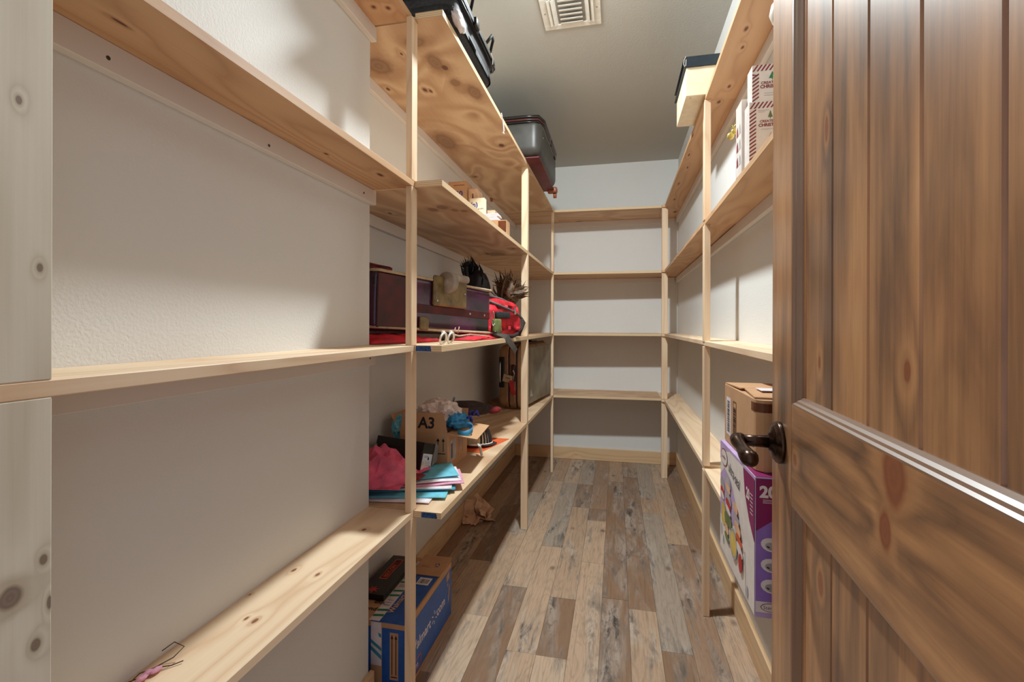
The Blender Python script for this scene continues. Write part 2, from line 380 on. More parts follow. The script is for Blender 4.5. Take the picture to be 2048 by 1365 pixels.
def rbox(bm, sx, sy, sz, r, m, seg=4, mi=0, bulge=0, subd=0):
    b2 = bmesh.new(); bmesh.ops.create_cube(b2, size=1)
    bmesh.ops.scale(b2, vec=(sx, sy, sz), verts=b2.verts[:])
    if subd: bmesh.ops.subdivide_edges(b2, edges=b2.edges[:], cuts=subd, use_grid_fill=True)
    ed = [e for e in b2.edges if len(e.link_faces) == 2 and e.link_faces[0].normal.dot(e.link_faces[1].normal) < .5]
    bmesh.ops.bevel(b2, geom=ed, offset=r, segments=seg, affect='EDGES', profile=.5)
    if bulge:
        for v in b2.verts:
            n = noise.noise(v.co * 7 + Vector((3, 1, 7))) * bulge
            v.co += v.co.normalized() * n
    b2.transform(m)
    me = bpy.data.meshes.new('t'); b2.to_mesh(me); b2.free()
    k = len(bm.faces); bm.from_mesh(me); bpy.data.meshes.remove(me)
    bm.faces.ensure_lookup_table()
    for f in bm.faces[k:]: f.material_index = mi
def sheet(bm, fn, nu, nv, th=.0008, mi=0):
    """thin two-sided sheet from fn(u,v)->Vector"""
    g = [[Vector(fn(i / nu, j / nv)) for j in range(nv + 1)] for i in range(nu + 1)]
    def nrm(i, j):
        a = g[min(i + 1, nu)][j] - g[max(i - 1, 0)][j]; b = g[i][min(j + 1, nv)] - g[i][max(j - 1, 0)]
        n = a.cross(b); return n.normalized() if n.length > 1e-9 else Vector((0, 0, 1))
    A = [[bm.verts.new(g[i][j] + nrm(i, j) * th / 2) for j in range(nv + 1)] for i in range(nu + 1)]
    Bv = [[bm.verts.new(g[i][j] - nrm(i, j) * th / 2) for j in range(nv + 1)] for i in range(nu + 1)]
    for i in range(nu):
        for j in range(nv):
            bm.faces.new((A[i][j], A[i + 1][j], A[i + 1][j + 1], A[i][j + 1])).material_index = mi
            bm.faces.new((Bv[i][j], Bv[i][j + 1], Bv[i + 1][j + 1], Bv[i + 1][j])).material_index = mi
    for i in range(nu):
        bm.faces.new((A[i][0], Bv[i][0], Bv[i + 1][0], A[i + 1][0])); bm.faces.new((A[i][nv], A[i + 1][nv], Bv[i + 1][nv], Bv[i][nv]))
    for j in range(nv):
        bm.faces.new((A[0][j], A[0][j + 1], Bv[0][j + 1], Bv[0][j])); bm.faces.new((A[nu][j], Bv[nu][j], Bv[nu][j + 1], A[nu][j + 1]))
def ridge(p, o=3):
    s = 0; a = 1; f = 1
    for _ in range(o):
        s += a * (1 - 2 * abs(noise.noise(Vector(p) * f))); a *= .5; f *= 2.1
    return s - .9
def blob(bm, c, rad, amp, seed=0, sub=4, freq=1.6, mi=0, flatz=None, m=None):
    b2 = bmesh.new(); bmesh.ops.create_icosphere(b2, subdivisions=sub, radius=1)
    for v in b2.verts:
        d = v.co.copy(); k = 1 + amp * ridge(d * freq + Vector((seed * 3.1, seed * 1.7, seed)))
        v.co = Vector((d.x * rad[0], d.y * rad[1], d.z * rad[2])) * k
    if m is not None: b2.transform(m)
    b2.transform(Matrix.Translation(c))
    if flatz is not None:
        for v in b2.verts: v.co.z = max(v.co.z, flatz)
    me = bpy.data.meshes.new('t'); b2.to_mesh(me); b2.free()
    k = len(bm.faces); bm.from_mesh(me); bpy.data.meshes.remove(me); bm.faces.ensure_lookup_table()
    for f in bm.faces[k:]: f.material_index = mi

class Face:
    """a flat face of an object to print on: origin O (lower left), unit U to the right, V up"""
    def __init__(s, O, U, V, eps=.0006):
        s.O = Vector(O); s.U = Vector(U).normalized(); s.V = Vector(V).normalized(); s.N = s.U.cross(s.V); s.e = eps
    def p(s, u, v, l=0): return s.O + s.U * u + s.V * v + s.N * (s.e + l * .0003)
    def poly(s, name, mat, polys, parent, l=0):
        bm = B()
        for pl in polys: bm.faces.new([bm.verts.new(s.p(u, v, l)) for u, v in pl])
        o = emit(name, bm, mat, parent); return o
    def rect(s, u0, v0, u1, v1): return [(u0, v0), (u1, v0), (u1, v1), (u0, v1)]
    def ell(s, u, v, a, b, n=20, rot=0):
        c, q = math.cos(rot), math.sin(rot)
        return [(u + a * math.cos(t) * c - b * math.sin(t) * q, v + a * math.cos(t) * q + b * math.sin(t) * c) for t in [2 * math.pi * k / n for k in range(n)]]
    def text(s, txt, u, v, size, mat, parent, rot=0, l=1, align='LEFT', xs=1, bold=0, shear=0):
        cu = bpy.data.curves.new('t', 'FONT'); cu.body = txt; cu.size = size; cu.align_x = align; cu.resolution_u = 3
        cu.offset = bold; cu.shear = shear
        to = bpy.data.objects.new('t', cu); COL.objects.link(to)
        dg = bpy.context.evaluated_depsgraph_get(); me = bpy.data.meshes.new_from_object(to.evaluated_get(dg))
        bpy.data.objects.remove(to); bpy.data.curves.remove(cu)
        bm = B(); bm.from_mesh(me); bpy.data.meshes.remove(me)
        c, q = math.cos(rot), math.sin(rot)
        for vt in bm.verts:
            x, y = vt.co.x * xs, vt.co.y
            vt.co = s.p(u + x * c - y * q, v + x * q + y * c, l)
        return emit('lettering', bm, mat, parent)
    def bars(s, u0, v0, u1, v1, n, seed=1, horiz=False):
        rr = random.Random(seed); out = []; t = 0; tot = []
        for i in range(n): tot += [rr.uniform(.5, 1.6), rr.uniform(.5, 1.4)]
        S = sum(tot); a = 0
        for i in range(0, len(tot), 2):
            b = a + tot[i] / S
            if horiz: out.append(s.rect(u0, v0 + (v1 - v0) * a, u1, v0 + (v1 - v0) * b))
            else: out.append(s.rect(u0 + (u1 - u0) * a, v0, u0 + (u1 - u0) * b, v1))
            a = b + tot[i + 1] / S
        return out

# ------------------------------------------------ room shell
H = 2.672
XWL, XN, YN, YB = -.936, -.767, 1.368, 4.335
YF0, YF1 = .03, .15       # front wall (doorway where the camera stands)
def xr(y): return .497 + (y - 1.6) * .0091    # right wall slightly out of square
def struct(name, bm, mat, **k):
    o = emit(name, bm, mat, **k); o['kind'] = 'structure'; return o
bm = B(); box(bm, -1.05, .65, -.4, YB + .1, -.05, -.004)
fl = struct('floor', bm, 'gap')
bm = B(); box(bm, -1.05, .65, YF0, YB + .1, H, H + .06); struct('ceiling', bm, 'ceil')
bm = B(); box(bm, -1.05, XWL, YN, YB, 0, H); struct('wall_left', bm, 'wall')
bm = B(); box(bm, -1.05, XN, YF1, YN, 0, H); struct('wall_left', bm, 'wall')
bm = B(); prism(bm, [(xr(YF1), YF1), (.65, YF1), (.65, YB), (xr(YB), YB)], 0, H); struct('wall_right', bm, 'wall')
bm = B(); box(bm, -1.05, .65, YB, YB + .1, 0, H); struct('wall_back', bm, 'wall')
bm = B(); box(bm, -1.05, -.52, YF0, YF1, 0, H); box(bm, .30, .65, YF0, YF1, 0, H); box(bm, -.52, .30, YF0, YF1, 2.06, H)
struct('wall_front', bm, 'wall')
# baseboards
BH = .108
bm = B(); box(bm, XWL, XWL + .015, YN, YB, 0, BH); struct('baseboard_left', bm, 'base_y', bevel=.0015)
bm = B(); box(bm, XWL + .015, xr(YB) - .015, YB - .015, YB, 0, BH); struct('baseboard_back', bm, 'base_x', bevel=.0015)
bm = B(); prism(bm, [(xr(YF1) - .015, YF1), (xr(YF1), YF1), (xr(YB), YB), (xr(YB) - .015, YB)], 0, BH); struct('baseboard_right', bm, 'base_y', bevel=.0015)
bm = B(); box(bm, XN, XN + .015, YF1, YN + .012, 0, BH); struct('baseboard_left', bm, 'base_y', bevel=.0015)
# floor planks
PW, X0 = .1135, -.059
joints = {-4: [2.149, 3.688, 1.2], -3: [2.581, 3.66, 1.72], -2: [2.101, 1.717, 3.18, 3.649], -1: [2.982, 3.176, 2.45, 1.35], 0: [2.147, 3.766, 1.25],
          1: [2.573, 3.898, 2.087], 2: [3.181, 1.843, 3.46], 3: [2.76, 3.79, 1.55], 4: [2.123, 3.3], -5: [1.9, 2.72, 3.4], -6: [2.35, 3.1, 1.55], -7: [1.7, 2.6, 3.8], -8: [2.2, 3.3]}
for k in range(-8, 6):
    x0 = X0 + k * PW; x1 = x0 + PW
    x0c, x1c = max(x0, -.94), min(x1, .56)
    if x1c - x0c < .01: continue
    ys = sorted(set([-.35] + joints.get(k, [1.4, 2.6, 3.6]) + [.75 + .13 * (k % 3), YB]))
    for a, b in zip(ys, ys[1:]):
        bm = B(); g = .0006
        hz = .0004 * ((k * 7 + int(a * 13)) % 3)
        box(bm, x0c + g, x1c - g, a + g, b - g, -.004, -.0006 - hz)
        o = emit('plank', bm, 'floor', fl)

# ------------------------------------------------ shelving
Z1, Z2, Z3, Z4 = 2.177, 1.657, 1.149, .637
T = .019
def board(unit, poly, ztop, mat, edge=None, name='shelf_board', th=T):
    bm = B(); fs = prism(bm, poly, ztop - th, ztop)
    if edge:
        for f in fs[2:]: f.material_index = 1
        # stripes need the edge to start at z=0 of the ply material: shift handled by object coords
    return emit(name, bm, [mat, edge] if edge else mat, unit, bevel=0 if edge else .0012)
def post(unit, x0, x1, y0, y1, z0, z1, mat='pine_z'):
    bm = B(); box(bm, x0, x1, y0, y1, z0, z1); return emit('post', bm, mat, unit, bevel=.0012)
def cleat(unit, poly, ztop, hgt=.045):
    bm = B(); prism(bm, poly, ztop - T - hgt, ztop - T); return emit('cleat', bm, 'cleat', unit, bevel=.0015)
def segs(zs, unit, x0, x1, y0, y1, mat='pine_z'):
    lv = [0] + zs
    for a, b in zip(lv, lv[1:]): post(unit, x0, x1, y0, y1, a, b - T, mat)

# near left: narrow pine boards on the bumped-out wall
U1 = thing('shelving_unit', (-.69, .75, 0), 'narrow pine shelves along the grey wall nearest the camera, left side', 'shelving')
for z, mt in ((Z1 - .001, 'under_shade_near'), (Z2, 'under_shade_near'), (Z3, 'top_near'), (Z4, 'top_near')):
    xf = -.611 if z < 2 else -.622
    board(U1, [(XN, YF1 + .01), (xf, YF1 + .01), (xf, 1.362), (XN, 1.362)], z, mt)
for z in (Z1, Z2, Z3): cleat(U1, [(XN, YF1 + .01), (XN + .019, YF1 + .01), (XN + .019, YN + .008), (XN, YN + .008)], z)
segs([Z4, Z3, Z2, Z1 - .001], U1, -.630, -.611, 1.340, 1.381)
segs([Z4, Z3, Z2, Z1 - .001], U1, -.650, -.611, .312, .402, 'post_near')
# barcode sticker under the second board
F = Face((-.695, .735, Z2 - T), (0, -1, 0), (1, 0, 0), .0007)
F.poly('barcode_sticker', 'white', [[(0, 0), (.078, -.003), (.078, .032), (0, .030)]], U1)['label'] = 'white barcode sticker'
F.poly('barcode_bars', 'ink', F.bars(.016, .009, .058, .022, 18, 3), U1, 1)
F.text('8 49231 07745 2', .012, .0245, .005, 'ink', U1); F.text('1X6-8 PINE BOARD', .014, .003, .0045, 'ink', U1)

for y, z in ((.563, 1.612), (1.30, 1.612), (.90, 1.606), (1.34, 1.108)):
    bm = B(); lathe(bm, [(0, 0), (.0035, 0), (.003, .0008), (0, .0008)], Matrix.Translation((XN + .019, y, z)) @ Matrix.Rotation(R(90), 4, 'Y'), 8); emit('screw', bm, 'olive', U1)
# deep plywood shelves, left
U2 = thing('shelving_unit', (-.73, 2.8, 0), 'deep plywood shelves along the left wall holding luggage and boxes', 'shelving')
XF = -.521
def xl(y): return XF + (y - 1.36) * .0035
for z, ysm in ((Z1, 3.81), (Z2, 2.79), (Z3, 2.20), (Z4, 3.81)):
    a, b = 1.3695, ysm
    dz = -.009 if z > 2 else 0
    bm_p = [(-.625, 1.3655), (xl(1.36), 1.3655), (xl(b), b), (XWL, b), (XWL, 1.3695), (-.66, 1.3695)]
    if z < .7 or True: bm_p = [(XWL, 1.3695), (-.632, 1.3695), (-.6105, 1.383), (-.6105, 1.362), (xl(1.36), 1.362), (xl(b), b), (XWL, b)]
    board(U2, bm_p, z, 'ply_left', 'ply_edge')
    board(U2, [(XWL, b + .0008), (xl(b), b + .0008), (xl(3.92), 3.93), (xl(3.92), YB), (XWL, YB)], z + (0 if z != Z1 else -.004), 'ply_x', 'ply_edge')
for z in (Z1, Z2, Z3, Z4): cleat(U2, [(XWL, YN), (XWL + .019, YN), (XWL + .019, YB), (XWL, YB)], z)
segs([Z4, Z3, Z2, Z1], U2, xl(2.77) - .038, xl(2.77) + .0005, 2.755, 2.793)
segs([Z4, Z3, Z2, Z1 - .004], U2, xl(3.9) - .0175, xl(3.9) + .0025, 3.885, 3.923)
for z in (Z3, Z4):
    F = Face((-.606, 1.362, z - T), (1, 0, 0), (0, 0, 1), .0005)
    a = .0 if z == Z3 else .02
    F.poly('chalk_mark', 'chalk', [[(a, .0015), (a + .052, .001), (a + .049, .0175), (a + .001, .0172)]], U2)['label'] = 'blue chalk mark on plywood edge'
# plastic string hanging from the front edge of the top board
bm = B(); tube(bm, [(-.517, 2.10, 2.185), (-.514, 2.10, 2.17), (-.5135, 2.115, 2.15), (-.513, 2.125, 2.12), (-.513, 2.128, 2.105)], .0022, 5)
tube(bm, [(-.5135, 2.112, 2.16), (-.5125, 2.13, 2.14), (-.512, 2.14, 2.118)], .0018, 5)
tube(bm, [(-.5135, 2.122, 2.105), (-.513, 2.128, 2.101), (-.513, 2.137, 2.106)], .003, 5)
tag(recenter(emit('string', bm, 'wpaper'), (-.514, 2.11, 2.10)), 'short knotted white string dangling from front edge of top plywood shelf', 'string')

# back shelves
U3 = thing('shelving_unit', (-.07, 4.13, 0), 'empty plywood shelves across the back wall at the far end', 'shelving')
for z, e in ((Z1 + .004, .3), (Z2 + .001, .35), (Z3 + .003, 0), (Z4 - .001, 0)):
    board(U3, [(xl(3.92) + .0008, 3.915), (.350, 3.94), (.350, YB), (xl(3.92) + .0008, YB)], z - .004 if z > 2 else z, 'ply_x', 'ply_edge')
for z in (Z1, Z2): cleat(U3, [(XWL + .02, YB - .019), (.49, YB - .019), (.49, YB), (XWL + .02, YB)], z)

# right shelves
U4 = thing('shelving_unit', (.43, 2.2, 0), 'narrow pine shelves along the right wall, partly behind the open door', 'shelving')
def xf(y):
    return .333 + (y - .3) * .013 if y < 1.2 else (.3447 + (y - 1.2) * .0168 if y < 2.11 else .360 + (y - 2.11) * .0076)
for z, dn in ((2.177, 0), (1.656, 0), (1.146, .003), (.630, -.013)):
    mt = 'right_under_shade' if z > 1.4 else 'pine_y'
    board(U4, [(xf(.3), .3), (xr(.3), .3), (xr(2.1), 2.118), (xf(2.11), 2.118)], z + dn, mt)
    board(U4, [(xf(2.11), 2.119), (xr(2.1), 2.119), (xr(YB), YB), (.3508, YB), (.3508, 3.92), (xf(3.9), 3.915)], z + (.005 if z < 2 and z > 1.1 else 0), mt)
for z in (2.177, 1.656): cleat(U4, [(xr(.3) - .019, .3), (xr(.3), .3), (xr(4.3), 4.315), (xr(4.3) - .019, 4.315)], z)
segs([.628, 1.146, 1.656, 2.177], U4, .357, .382, 2.10, 2.138)
segs([.632, 1.152, 1.66, 2.177], U4, .352, .398, 3.935, 3.965)

# ------------------------------------------------ door (open into the closet)
DA = R(3)
DM = Matrix(((-math.sin(DA), math.cos(DA), 0, .294), (-math.cos(DA), -math.sin(DA), 0, 1.0), (0, 0, 1, 0), (0, 0, 0, 1)))
DM = Matrix.Translation((0, 0, 0)) @ DM
door = bpy.data.objects.new('door_1', None); COL.objects.link(door); door['_o'] = (0, 0, 0); door['kind'] = 'structure'
door['label'] = 'dark stained knotty wood door standing open at the right'
door.matrix_world = DM
def dpart(name, bm, mat, label=None, **k):
    o = emit(name, bm, mat, door, **k)
    if label: o['label'] = label
    return o
DW, DT, ZT = .81, .035, 2.03
ST = .124
bm = B(); box(bm, 0, ST, 0, DT, .012, ZT); dpart('stile', bm, 'door_v', bevel=.002)
bm = B(); box(bm, DW - ST, DW, 0, DT, .012, ZT); dpart('stile', bm, 'door_v', bevel=.002)
for z0, z1 in ((.012, .24), (.911, 1.079), (1.90, ZT)):
    bm = B(); box(bm, ST, DW - ST, 0, DT, z0, z1); dpart('rail', bm, 'door_rail' if z0 > .5 and z1 < 1.5 else 'door_h')
mw = .015
def mould(z0, z1):
    # sloped sticking around a panel opening, profile (inset, depth)
    prof = [(0, .0), (.0025, .0005), (.005, .0035), (.008, .005), (.011, .0085), (mw, .0115), (mw, .02), (0, .02)]
    c = [(ST, z0), (DW - ST, z0), (DW - ST, z1), (ST, z1)]
    d = [(1, 1), (-1, 1), (-1, -1), (1, -1)]
    for i in range(4):
        j = (i + 1) % 4; bm = B()
        A = [bm.verts.new((c[i][0] + d[i][0] * a, y, c[i][1] + d[i][1] * a)) for a, y in prof]
        Bq = [bm.verts.new((c[j][0] + d[j][0] * a, y, c[j][1] + d[j][1] * a)) for a, y in prof]
        for k in range(len(prof)):
            q = (k + 1) % len(prof); bm.faces.new((A[k], A[q], Bq[q], Bq[k]))
        bm.faces.new(A); bm.faces.new(Bq)
        dpart('moulding', bm, 'mould')
k_ = NT('door_moulding', .22, 0, .9); k_.color((126, 90, 62)); k_.b.inputs['Coat Roughness'].default_value = .38; k_.b.inputs['Coat IOR'].default_value = 2.2; k_.b.inputs['Coat Weight'].default_value = 1
M['mould'] = k_.m
for z0, z1 in ((.24, .911), (1.079, 1.90)):
    mould(z0, z1)
    us = [ST + .004, .153, .262, .371, .480, .587, DW - ST - .004]
    for a, b in zip(us, us[1:]):
        bm = B(); pr = [(a + .0005, .016), (a + .0035, .0125), (b - .0035, .0125), (b - .0005, .016), (b - .0005, .024), (a + .0005, .024)]
        prism(bm, pr, z0 + .002, z1 - .002)
        dpart('panel_plank', bm, 'door_panel')
# lever handle
LM = Matrix(((1, 0, 0, .057), (0, 0, -1, 0), (0, 1, 0, 1.0), (0, 0, 0, 1)))  # local z -> -y of the door (towards the aisle)
bm = B(); lathe(bm, [(.0, .0), (.037, .0), (.038, .004), (.036, .008), (.032, .009), (.031, .012), (.027, .014), (.018, .0165), (.015, .020), (0, .020)], LM, 40)
lev = dpart('door_handle', bm, 'bronze', 'dark bronze lever handle with round rosette', smooth=True)
bm = B(); tube(bm, [(.057, -.018, 1.0), (.057, -.040, 1.0), (.057, -.064, 1.0)], [.0115, .0105, .0105], 16); emit('lever_neck', bm, 'bronze', lev, smooth=True)
bm = B(); tube(bm, [(.054, -.056, 1.0), (.055, -.066, 1.001), (.062, -.072, 1.001), (.072, -.073, .999), (.090, -.071, .996), (.108, -.070, .993), (.126, -.069, .990), (.142, -.068, .989), (.154, -.068, .989), (.160, -.068, .989)],
               [.008, .0125, .0135, .0115, .010, .0115, .0135, .0148, .012, .005], 16)
emit('lever', bm, 'bronze', lev, smooth=True)
for u, v in ((.018, .012),):
    bm = B(); lathe(bm, [(0, 0), (.002, 0), (.002, .001), (0, .001)], Matrix.Translation((.057, -.045, .9893)) @ Matrix.Rotation(R(180), 4, 'X'), 8); emit('set_screw', bm, 'chrome', lev)
bm = B(); box(bm, -.0012, .0002, .006, .029, .94, 1.06); dpart('latch_plate', bm, 'bronze')
for z in (.25, 1.0, 1.8):
    bm = B(); tube(bm, [(DW + .004, DT - .002, z - .045), (DW + .004, DT - .002, z + .045)], .006, 10); dpart('hinge', bm, 'bronze')

# ------------------------------------------------ ceiling vent
VA = math.atan2(-.002, -.261)
V = thing('ceiling_vent', (-.2, 2.16, H), 'white three-way metal air vent on the ceiling', 'vent')
vx0, vx1, vy0, vy1 = -.345, -.075, 2.05, 2.307
def vb(name, *a, m=None, mat='white', bevel=0):
    bm = B(); box(bm, *a, m=m); return emit(name, bm, mat, V, bevel=bevel)
bm = B(); prism(bm, [(vx0, vy0), (vx1, vy0), (vx1, vy1), (vx0, vy1)], H - .002, H - .0002); emit('backing', bm, 'vent_in', V)
for a in ((vx0, vx1, vy0, vy0 + .034), (vx0, vx1, vy1 - .034, vy1), (vx0, vx0 + .038, vy0 + .034, vy1 - .034), (vx1 - .038, vx1, vy0 + .034, vy1 - .034)):
    vb('face_frame', *a, H - .008, H - .002, bevel=.0015)
cx0, cx1 = -.262, -.158
for k in range(6):
    y = vy0 + .050 + k * .0315
    bm = B()
    pts = [(0, 0), (.012, -.013), (.027, -.0165), (.027, -.0145), (.0135, -.0105), (.003, 0)]
    a = [bm.verts.new((cx0, y + .016 - p, H - .003 + q)) for p, q in pts]; b = [bm.verts.new((cx1, y + .016 - p, H - .003 + q)) for p, q in pts]
    for i in range(6): bm.faces.new((a[i], a[(i + 1) % 6], b[(i + 1) % 6], b[i]))
    bm.faces.new(a); bm.faces.new(b); emit('vane', bm, 'white', V)
for s, xs in ((-1, (-.282, -.3)), (1, (-.138, -.118))):
    for x in xs:
        bm = B()
        pts = [(0, 0), (.010, -.011), (.019, -.014), (.019, -.012), (.0115, -.0085), (.003, 0)]
        a = [bm.verts.new((x - s * .007 + s * p, vy0 + .038, H - .003 + q)) for p, q in pts]; b = [bm.verts.new((x - s * .007 + s * p, vy1 - .038, H - .003 + q)) for p, q in pts]
        for i in range(6): bm.faces.new((a[i], a[(i + 1) % 6], b[(i + 1) % 6], b[i]))
        bm.faces.new(a); bm.faces.new(b); emit('vane', bm, 'white', V)
for x in (vx0 + .016, vx1 - .016):
    bm = B(); lathe(bm, [(0, 0), (.004, 0), (.003, .002), (0, .0025)], Matrix.Translation((x, 2.18, H - .008)) @ Matrix.Rotation(R(180), 4, 'X'), 10); emit('screw', bm, 'chrome', V)
# ceiling lamp holder above the bulb (out of frame)
bm = B(); lathe(bm, [(0, 0), (.065, 0), (.06, .012), (.028, .02), (.024, .035), (0, .035)], Matrix.Translation((*LC, H)) @ Matrix.Rotation(R(180), 4, 'X'), 24)
tag(recenter(emit('lamp_holder', bm, 'white', smooth=True), (*LC, H)), 'white ceiling lamp holder above the aisle', 'lamp')

# ------------------------------------------------ luggage on the top left shelf
A = thing('duffel_bag', (-.73, 1.66, Z1), 'black and grey soft bag with straps at near end of the top left shelf', 'bag')
bm = B(); rbox(bm, .43, .50, .145, .05, Matrix.Translation((-.718, 1.655, Z1 + .074)), 5, 0, .012, 5); emit('body', bm, 'nylon', A, smooth=True)
bm = B(); rbox(bm, .445, .515, .030, .014, Matrix.Translation((-.716, 1.655, Z1 + .105)), 3, 0, .004, 3); emit('zipper_band', bm, 'grey_nylon', A, smooth=True)
bm = B()
for z, x in ((.128, -.502), (.086, -.494), (.122, -.497)):
    tube(bm, [(-.93, 1.40, Z1 + z), (x - .05, 1.397, Z1 + z), (x - .01, 1.415, Z1 + z), (x, 1.45, Z1 + z), (x, 1.86, Z1 + z), (x - .01, 1.895, Z1 + z), (x - .05, 1.915, Z1 + z)], .0035, 6)
emit('piping', bm, 'black', A, smooth=True)
bm = B(); rbox(bm, .014, .040, .032, .004, frame((-.486, 1.60, Z1 + .098)), 2); o = emit('buckle', bm, 'black', A, smooth=True); o['label'] = 'black plastic strap buckle'
bm = B(); box(bm, -.4895, -.486, 1.62, 1.86, Z1 + .092, Z1 + .104); box(bm, -.4895, -.487, 1.42, 1.59, Z1 + .090, Z1 + .104); emit('strap', bm, 'nylon', A)
for dy in (0, .26):
    bm = B(); tube(bm, [(-.50, 1.50 + dy, Z1 + .12), (-.482, 1.505 + dy, Z1 + .145), (-.478, 1.52 + dy, Z1 + .165), (-.482, 1.555 + dy, Z1 + .168), (-.50, 1.575 + dy, Z1 + .13)], .006, 8)
    emit('handle_loop', bm, 'nylon', A, smooth=True)
bm = B(); blob(bm, (-.508, 1.475, Z1 + .032), (.016, .052, .022), .30, 4, 3, 2.2); o = emit('tag_pouch', bm, 'wpaper', A, smooth=True); o['label'] = 'crumpled white tag pouch'
bm = B(); box(bm, -.492, -.4895, 1.66, 1.80, Z1 + .100, Z1 + .118); tube(bm, [(-.488, 1.80, Z1 + .11), (-.484, 1.815, Z1 + .095), (-.486, 1.82, Z1 + .075)], .003, 6); emit('zipper_pull', bm, 'chrome', A)

C = thing('suitcase', (-.69, 3.03, Z1), 'black-brown hard suitcase overhanging the far part of the top left shelf', 'suitcase')
cx, cy, cz = -.695, 3.03, Z1 + .128
bm = B(); rbox(bm, .54, .71, .228, .055, Matrix.Translation((cx, cy, cz)), 6); emit('shell', bm, 'olive', C, smooth=True)
for dz, rr, mt in ((.110, .010, 'black'), (.094, .006, 'brownp'), (.080, .0045, 'black')):
    bm = B(); pts = []
    for k in range(41):
        t = 2 * math.pi * k / 40; ex = .27 + .004; ey = .355 + .004; rc = .055
        dx, dy = math.cos(t), math.sin(t)
        sc = 1 / max(abs(dx) / ex, abs(dy) / ey); x, y = dx * sc, dy * sc
        if abs(x) > ex - rc and abs(y) > ey - rc:
            qx, qy = math.copysign(ex - rc, x), math.copysign(ey - rc, y); v = Vector((x - qx, y - qy)).normalized() * rc; x, y = qx + v.x, qy + v.y
        pts.append((cx + x, cy + y, cz + dz))
    tube(bm, pts, rr, 8); emit('rim_piping', bm, mt, C, smooth=True)
bm = B(); rbox(bm, .522, .69, .012, .005, Matrix.Translation((cx - .002, cy, cz - .121)), 2); o = emit('base_panel', bm, 'maroon', C, smooth=True); o['label'] = 'dark red base panel'
for x in (-.452, -.93):
    bm = B(); rbox(bm, .07, .06, .04, .012, Matrix.Translation((x, 3.375, cz - .120)), 3); w_ = emit('wheel_bracket', bm, 'orange_w', C, smooth=True)
    bm = B(); tube(bm, [(x + .005, 3.398, cz - .150), (x + .026, 3.398, cz - .150)], .020, 14); emit('wheel', bm, 'orange_w', w_, smooth=True)
bm = B(); rbox(bm, .020, .004, .045, .0015, Matrix.Translation((-.62, cy - .357, cz - .03)), 1); o = emit('badge', bm, 'tape', C); o['label'] = 'small brown label'
for y in (2.75, 3.3):
    bm = B(); lathe(bm, [(0, 0), (.004, 0), (.003, .002), (0, .0025)], Matrix.Translation((-.4245, y, cz + .01)) @ Matrix.Rotation(R(90), 4, 'Y'), 8); emit('rivet', bm, 'chrome', C)

# ------------------------------------------------ small boxes on the second left shelf
def carton(name, c, size, rz, mat, label, cat='box', group=None, lidgap=True):
    t = thing(name, (c[0], c[1], c[2]), label, cat, group)
    m = frame(c, rz); sx, sy, sz = size
    bm = B(); box(bm, -sx / 2, sx / 2, -sy / 2, sy / 2, 0, sz, m=m); emit('body', bm, mat, t, bevel=.001)
    if lidgap:
        bm = B()
        box(bm, -sx / 2, -.0015, -sy / 2, sy / 2, sz, sz + .0025, m=m); box(bm, .0015, sx / 2, -sy / 2, sy / 2, sz, sz + .0025, m=m); emit('top_flap', bm, mat, t)
    return t, m
t, m = carton('carton', (-.832, 2.45, Z2), (.100, .10, .322), .0, 'card', 'tallest small cardboard box at near end of the second left shelf')
F = Face(m @ Vector((-.05, -.05, 0)), m.to_3x3() @ Vector((1, 0, 0)), (0, 0, 1))
F.text('60', .040, .245, .040, 'dblue', t, bold=.001); F.poly('print_band', 'tape', [F.rect(.03, .302, .09, .305)], t)
t, m = carton('carton', (-.754, 2.475, Z2), (.050, .10, .286), 0, 'kraft', 'slim cardboard box with a dark handle slot, second in row on the second left shelf')
F = Face(m @ Vector((-.025, -.05, 0)), m.to_3x3() @ Vector((1, 0, 0)), (0, 0, 1))
F.poly('handle_slot', 'tape', [[(.020, .19), (.032, .19), (.028, .262), (.023, .262)]], t)
t, m = carton('carton', (-.717, 2.402, Z2), (.080, .040, .222), 0, 'cream', 'pale box with purple lettering on the second left shelf')
F = Face(m @ Vector((-.04, -.02, 0)), m.to_3x3() @ Vector((1, 0, 0)), (0, 0, 1))
F.text('(n)', .004, .178, .036, 'dblue', t, bold=.0008); F.text('led 60W', .045, .165, .009, 'ink', t)
t, m = carton('carton', (-.655, 2.475, Z2), (.042, .08, .168), 0, 'kraft', 'small brown box behind the leaflet stack on the second left shelf')
t, m = carton('tray', (-.610, 2.37, Z2), (.128, .074, .092), 0, 'card', 'shallow brown tray under the leaflets on the second left shelf', 'tray', lidgap=False)
F = Face(m @ Vector((-.064, -.037, 0)), (1, 0, 0), (0, 0, 1)); F.poly('print_block', 'tape', [F.rect(.085, .03, .126, .088)], t)
bm = B()
for q in range(5): box(bm, -.672 + .003 * (q % 2), -.588 - .004 * (q % 3), 2.334, 2.404, Z2 + .0935 + q * .0072, Z2 + .0935 + q * .0072 + .0060)
tag(recenter(emit('leaflet_stack', bm, 'wpaper'), (-.63, 2.37, Z2 + .093)), 'white leaflet stack on the brown tray, second left shelf', 'papers', kind='stuff')

# ------------------------------------------------ third left shelf: suitcases and bags
P0, P1 = Vector((-.800, 1.47, 0)), Vector((-.572, 2.135, 0))
dv = (P1 - P0).normalized(); ang = math.atan2(dv.y, dv.x)
S = thing('suitcase', (-.78, 1.9, Z3), 'purple and maroon soft suitcase lying flat with its wheels towards the aisle', 'suitcase')
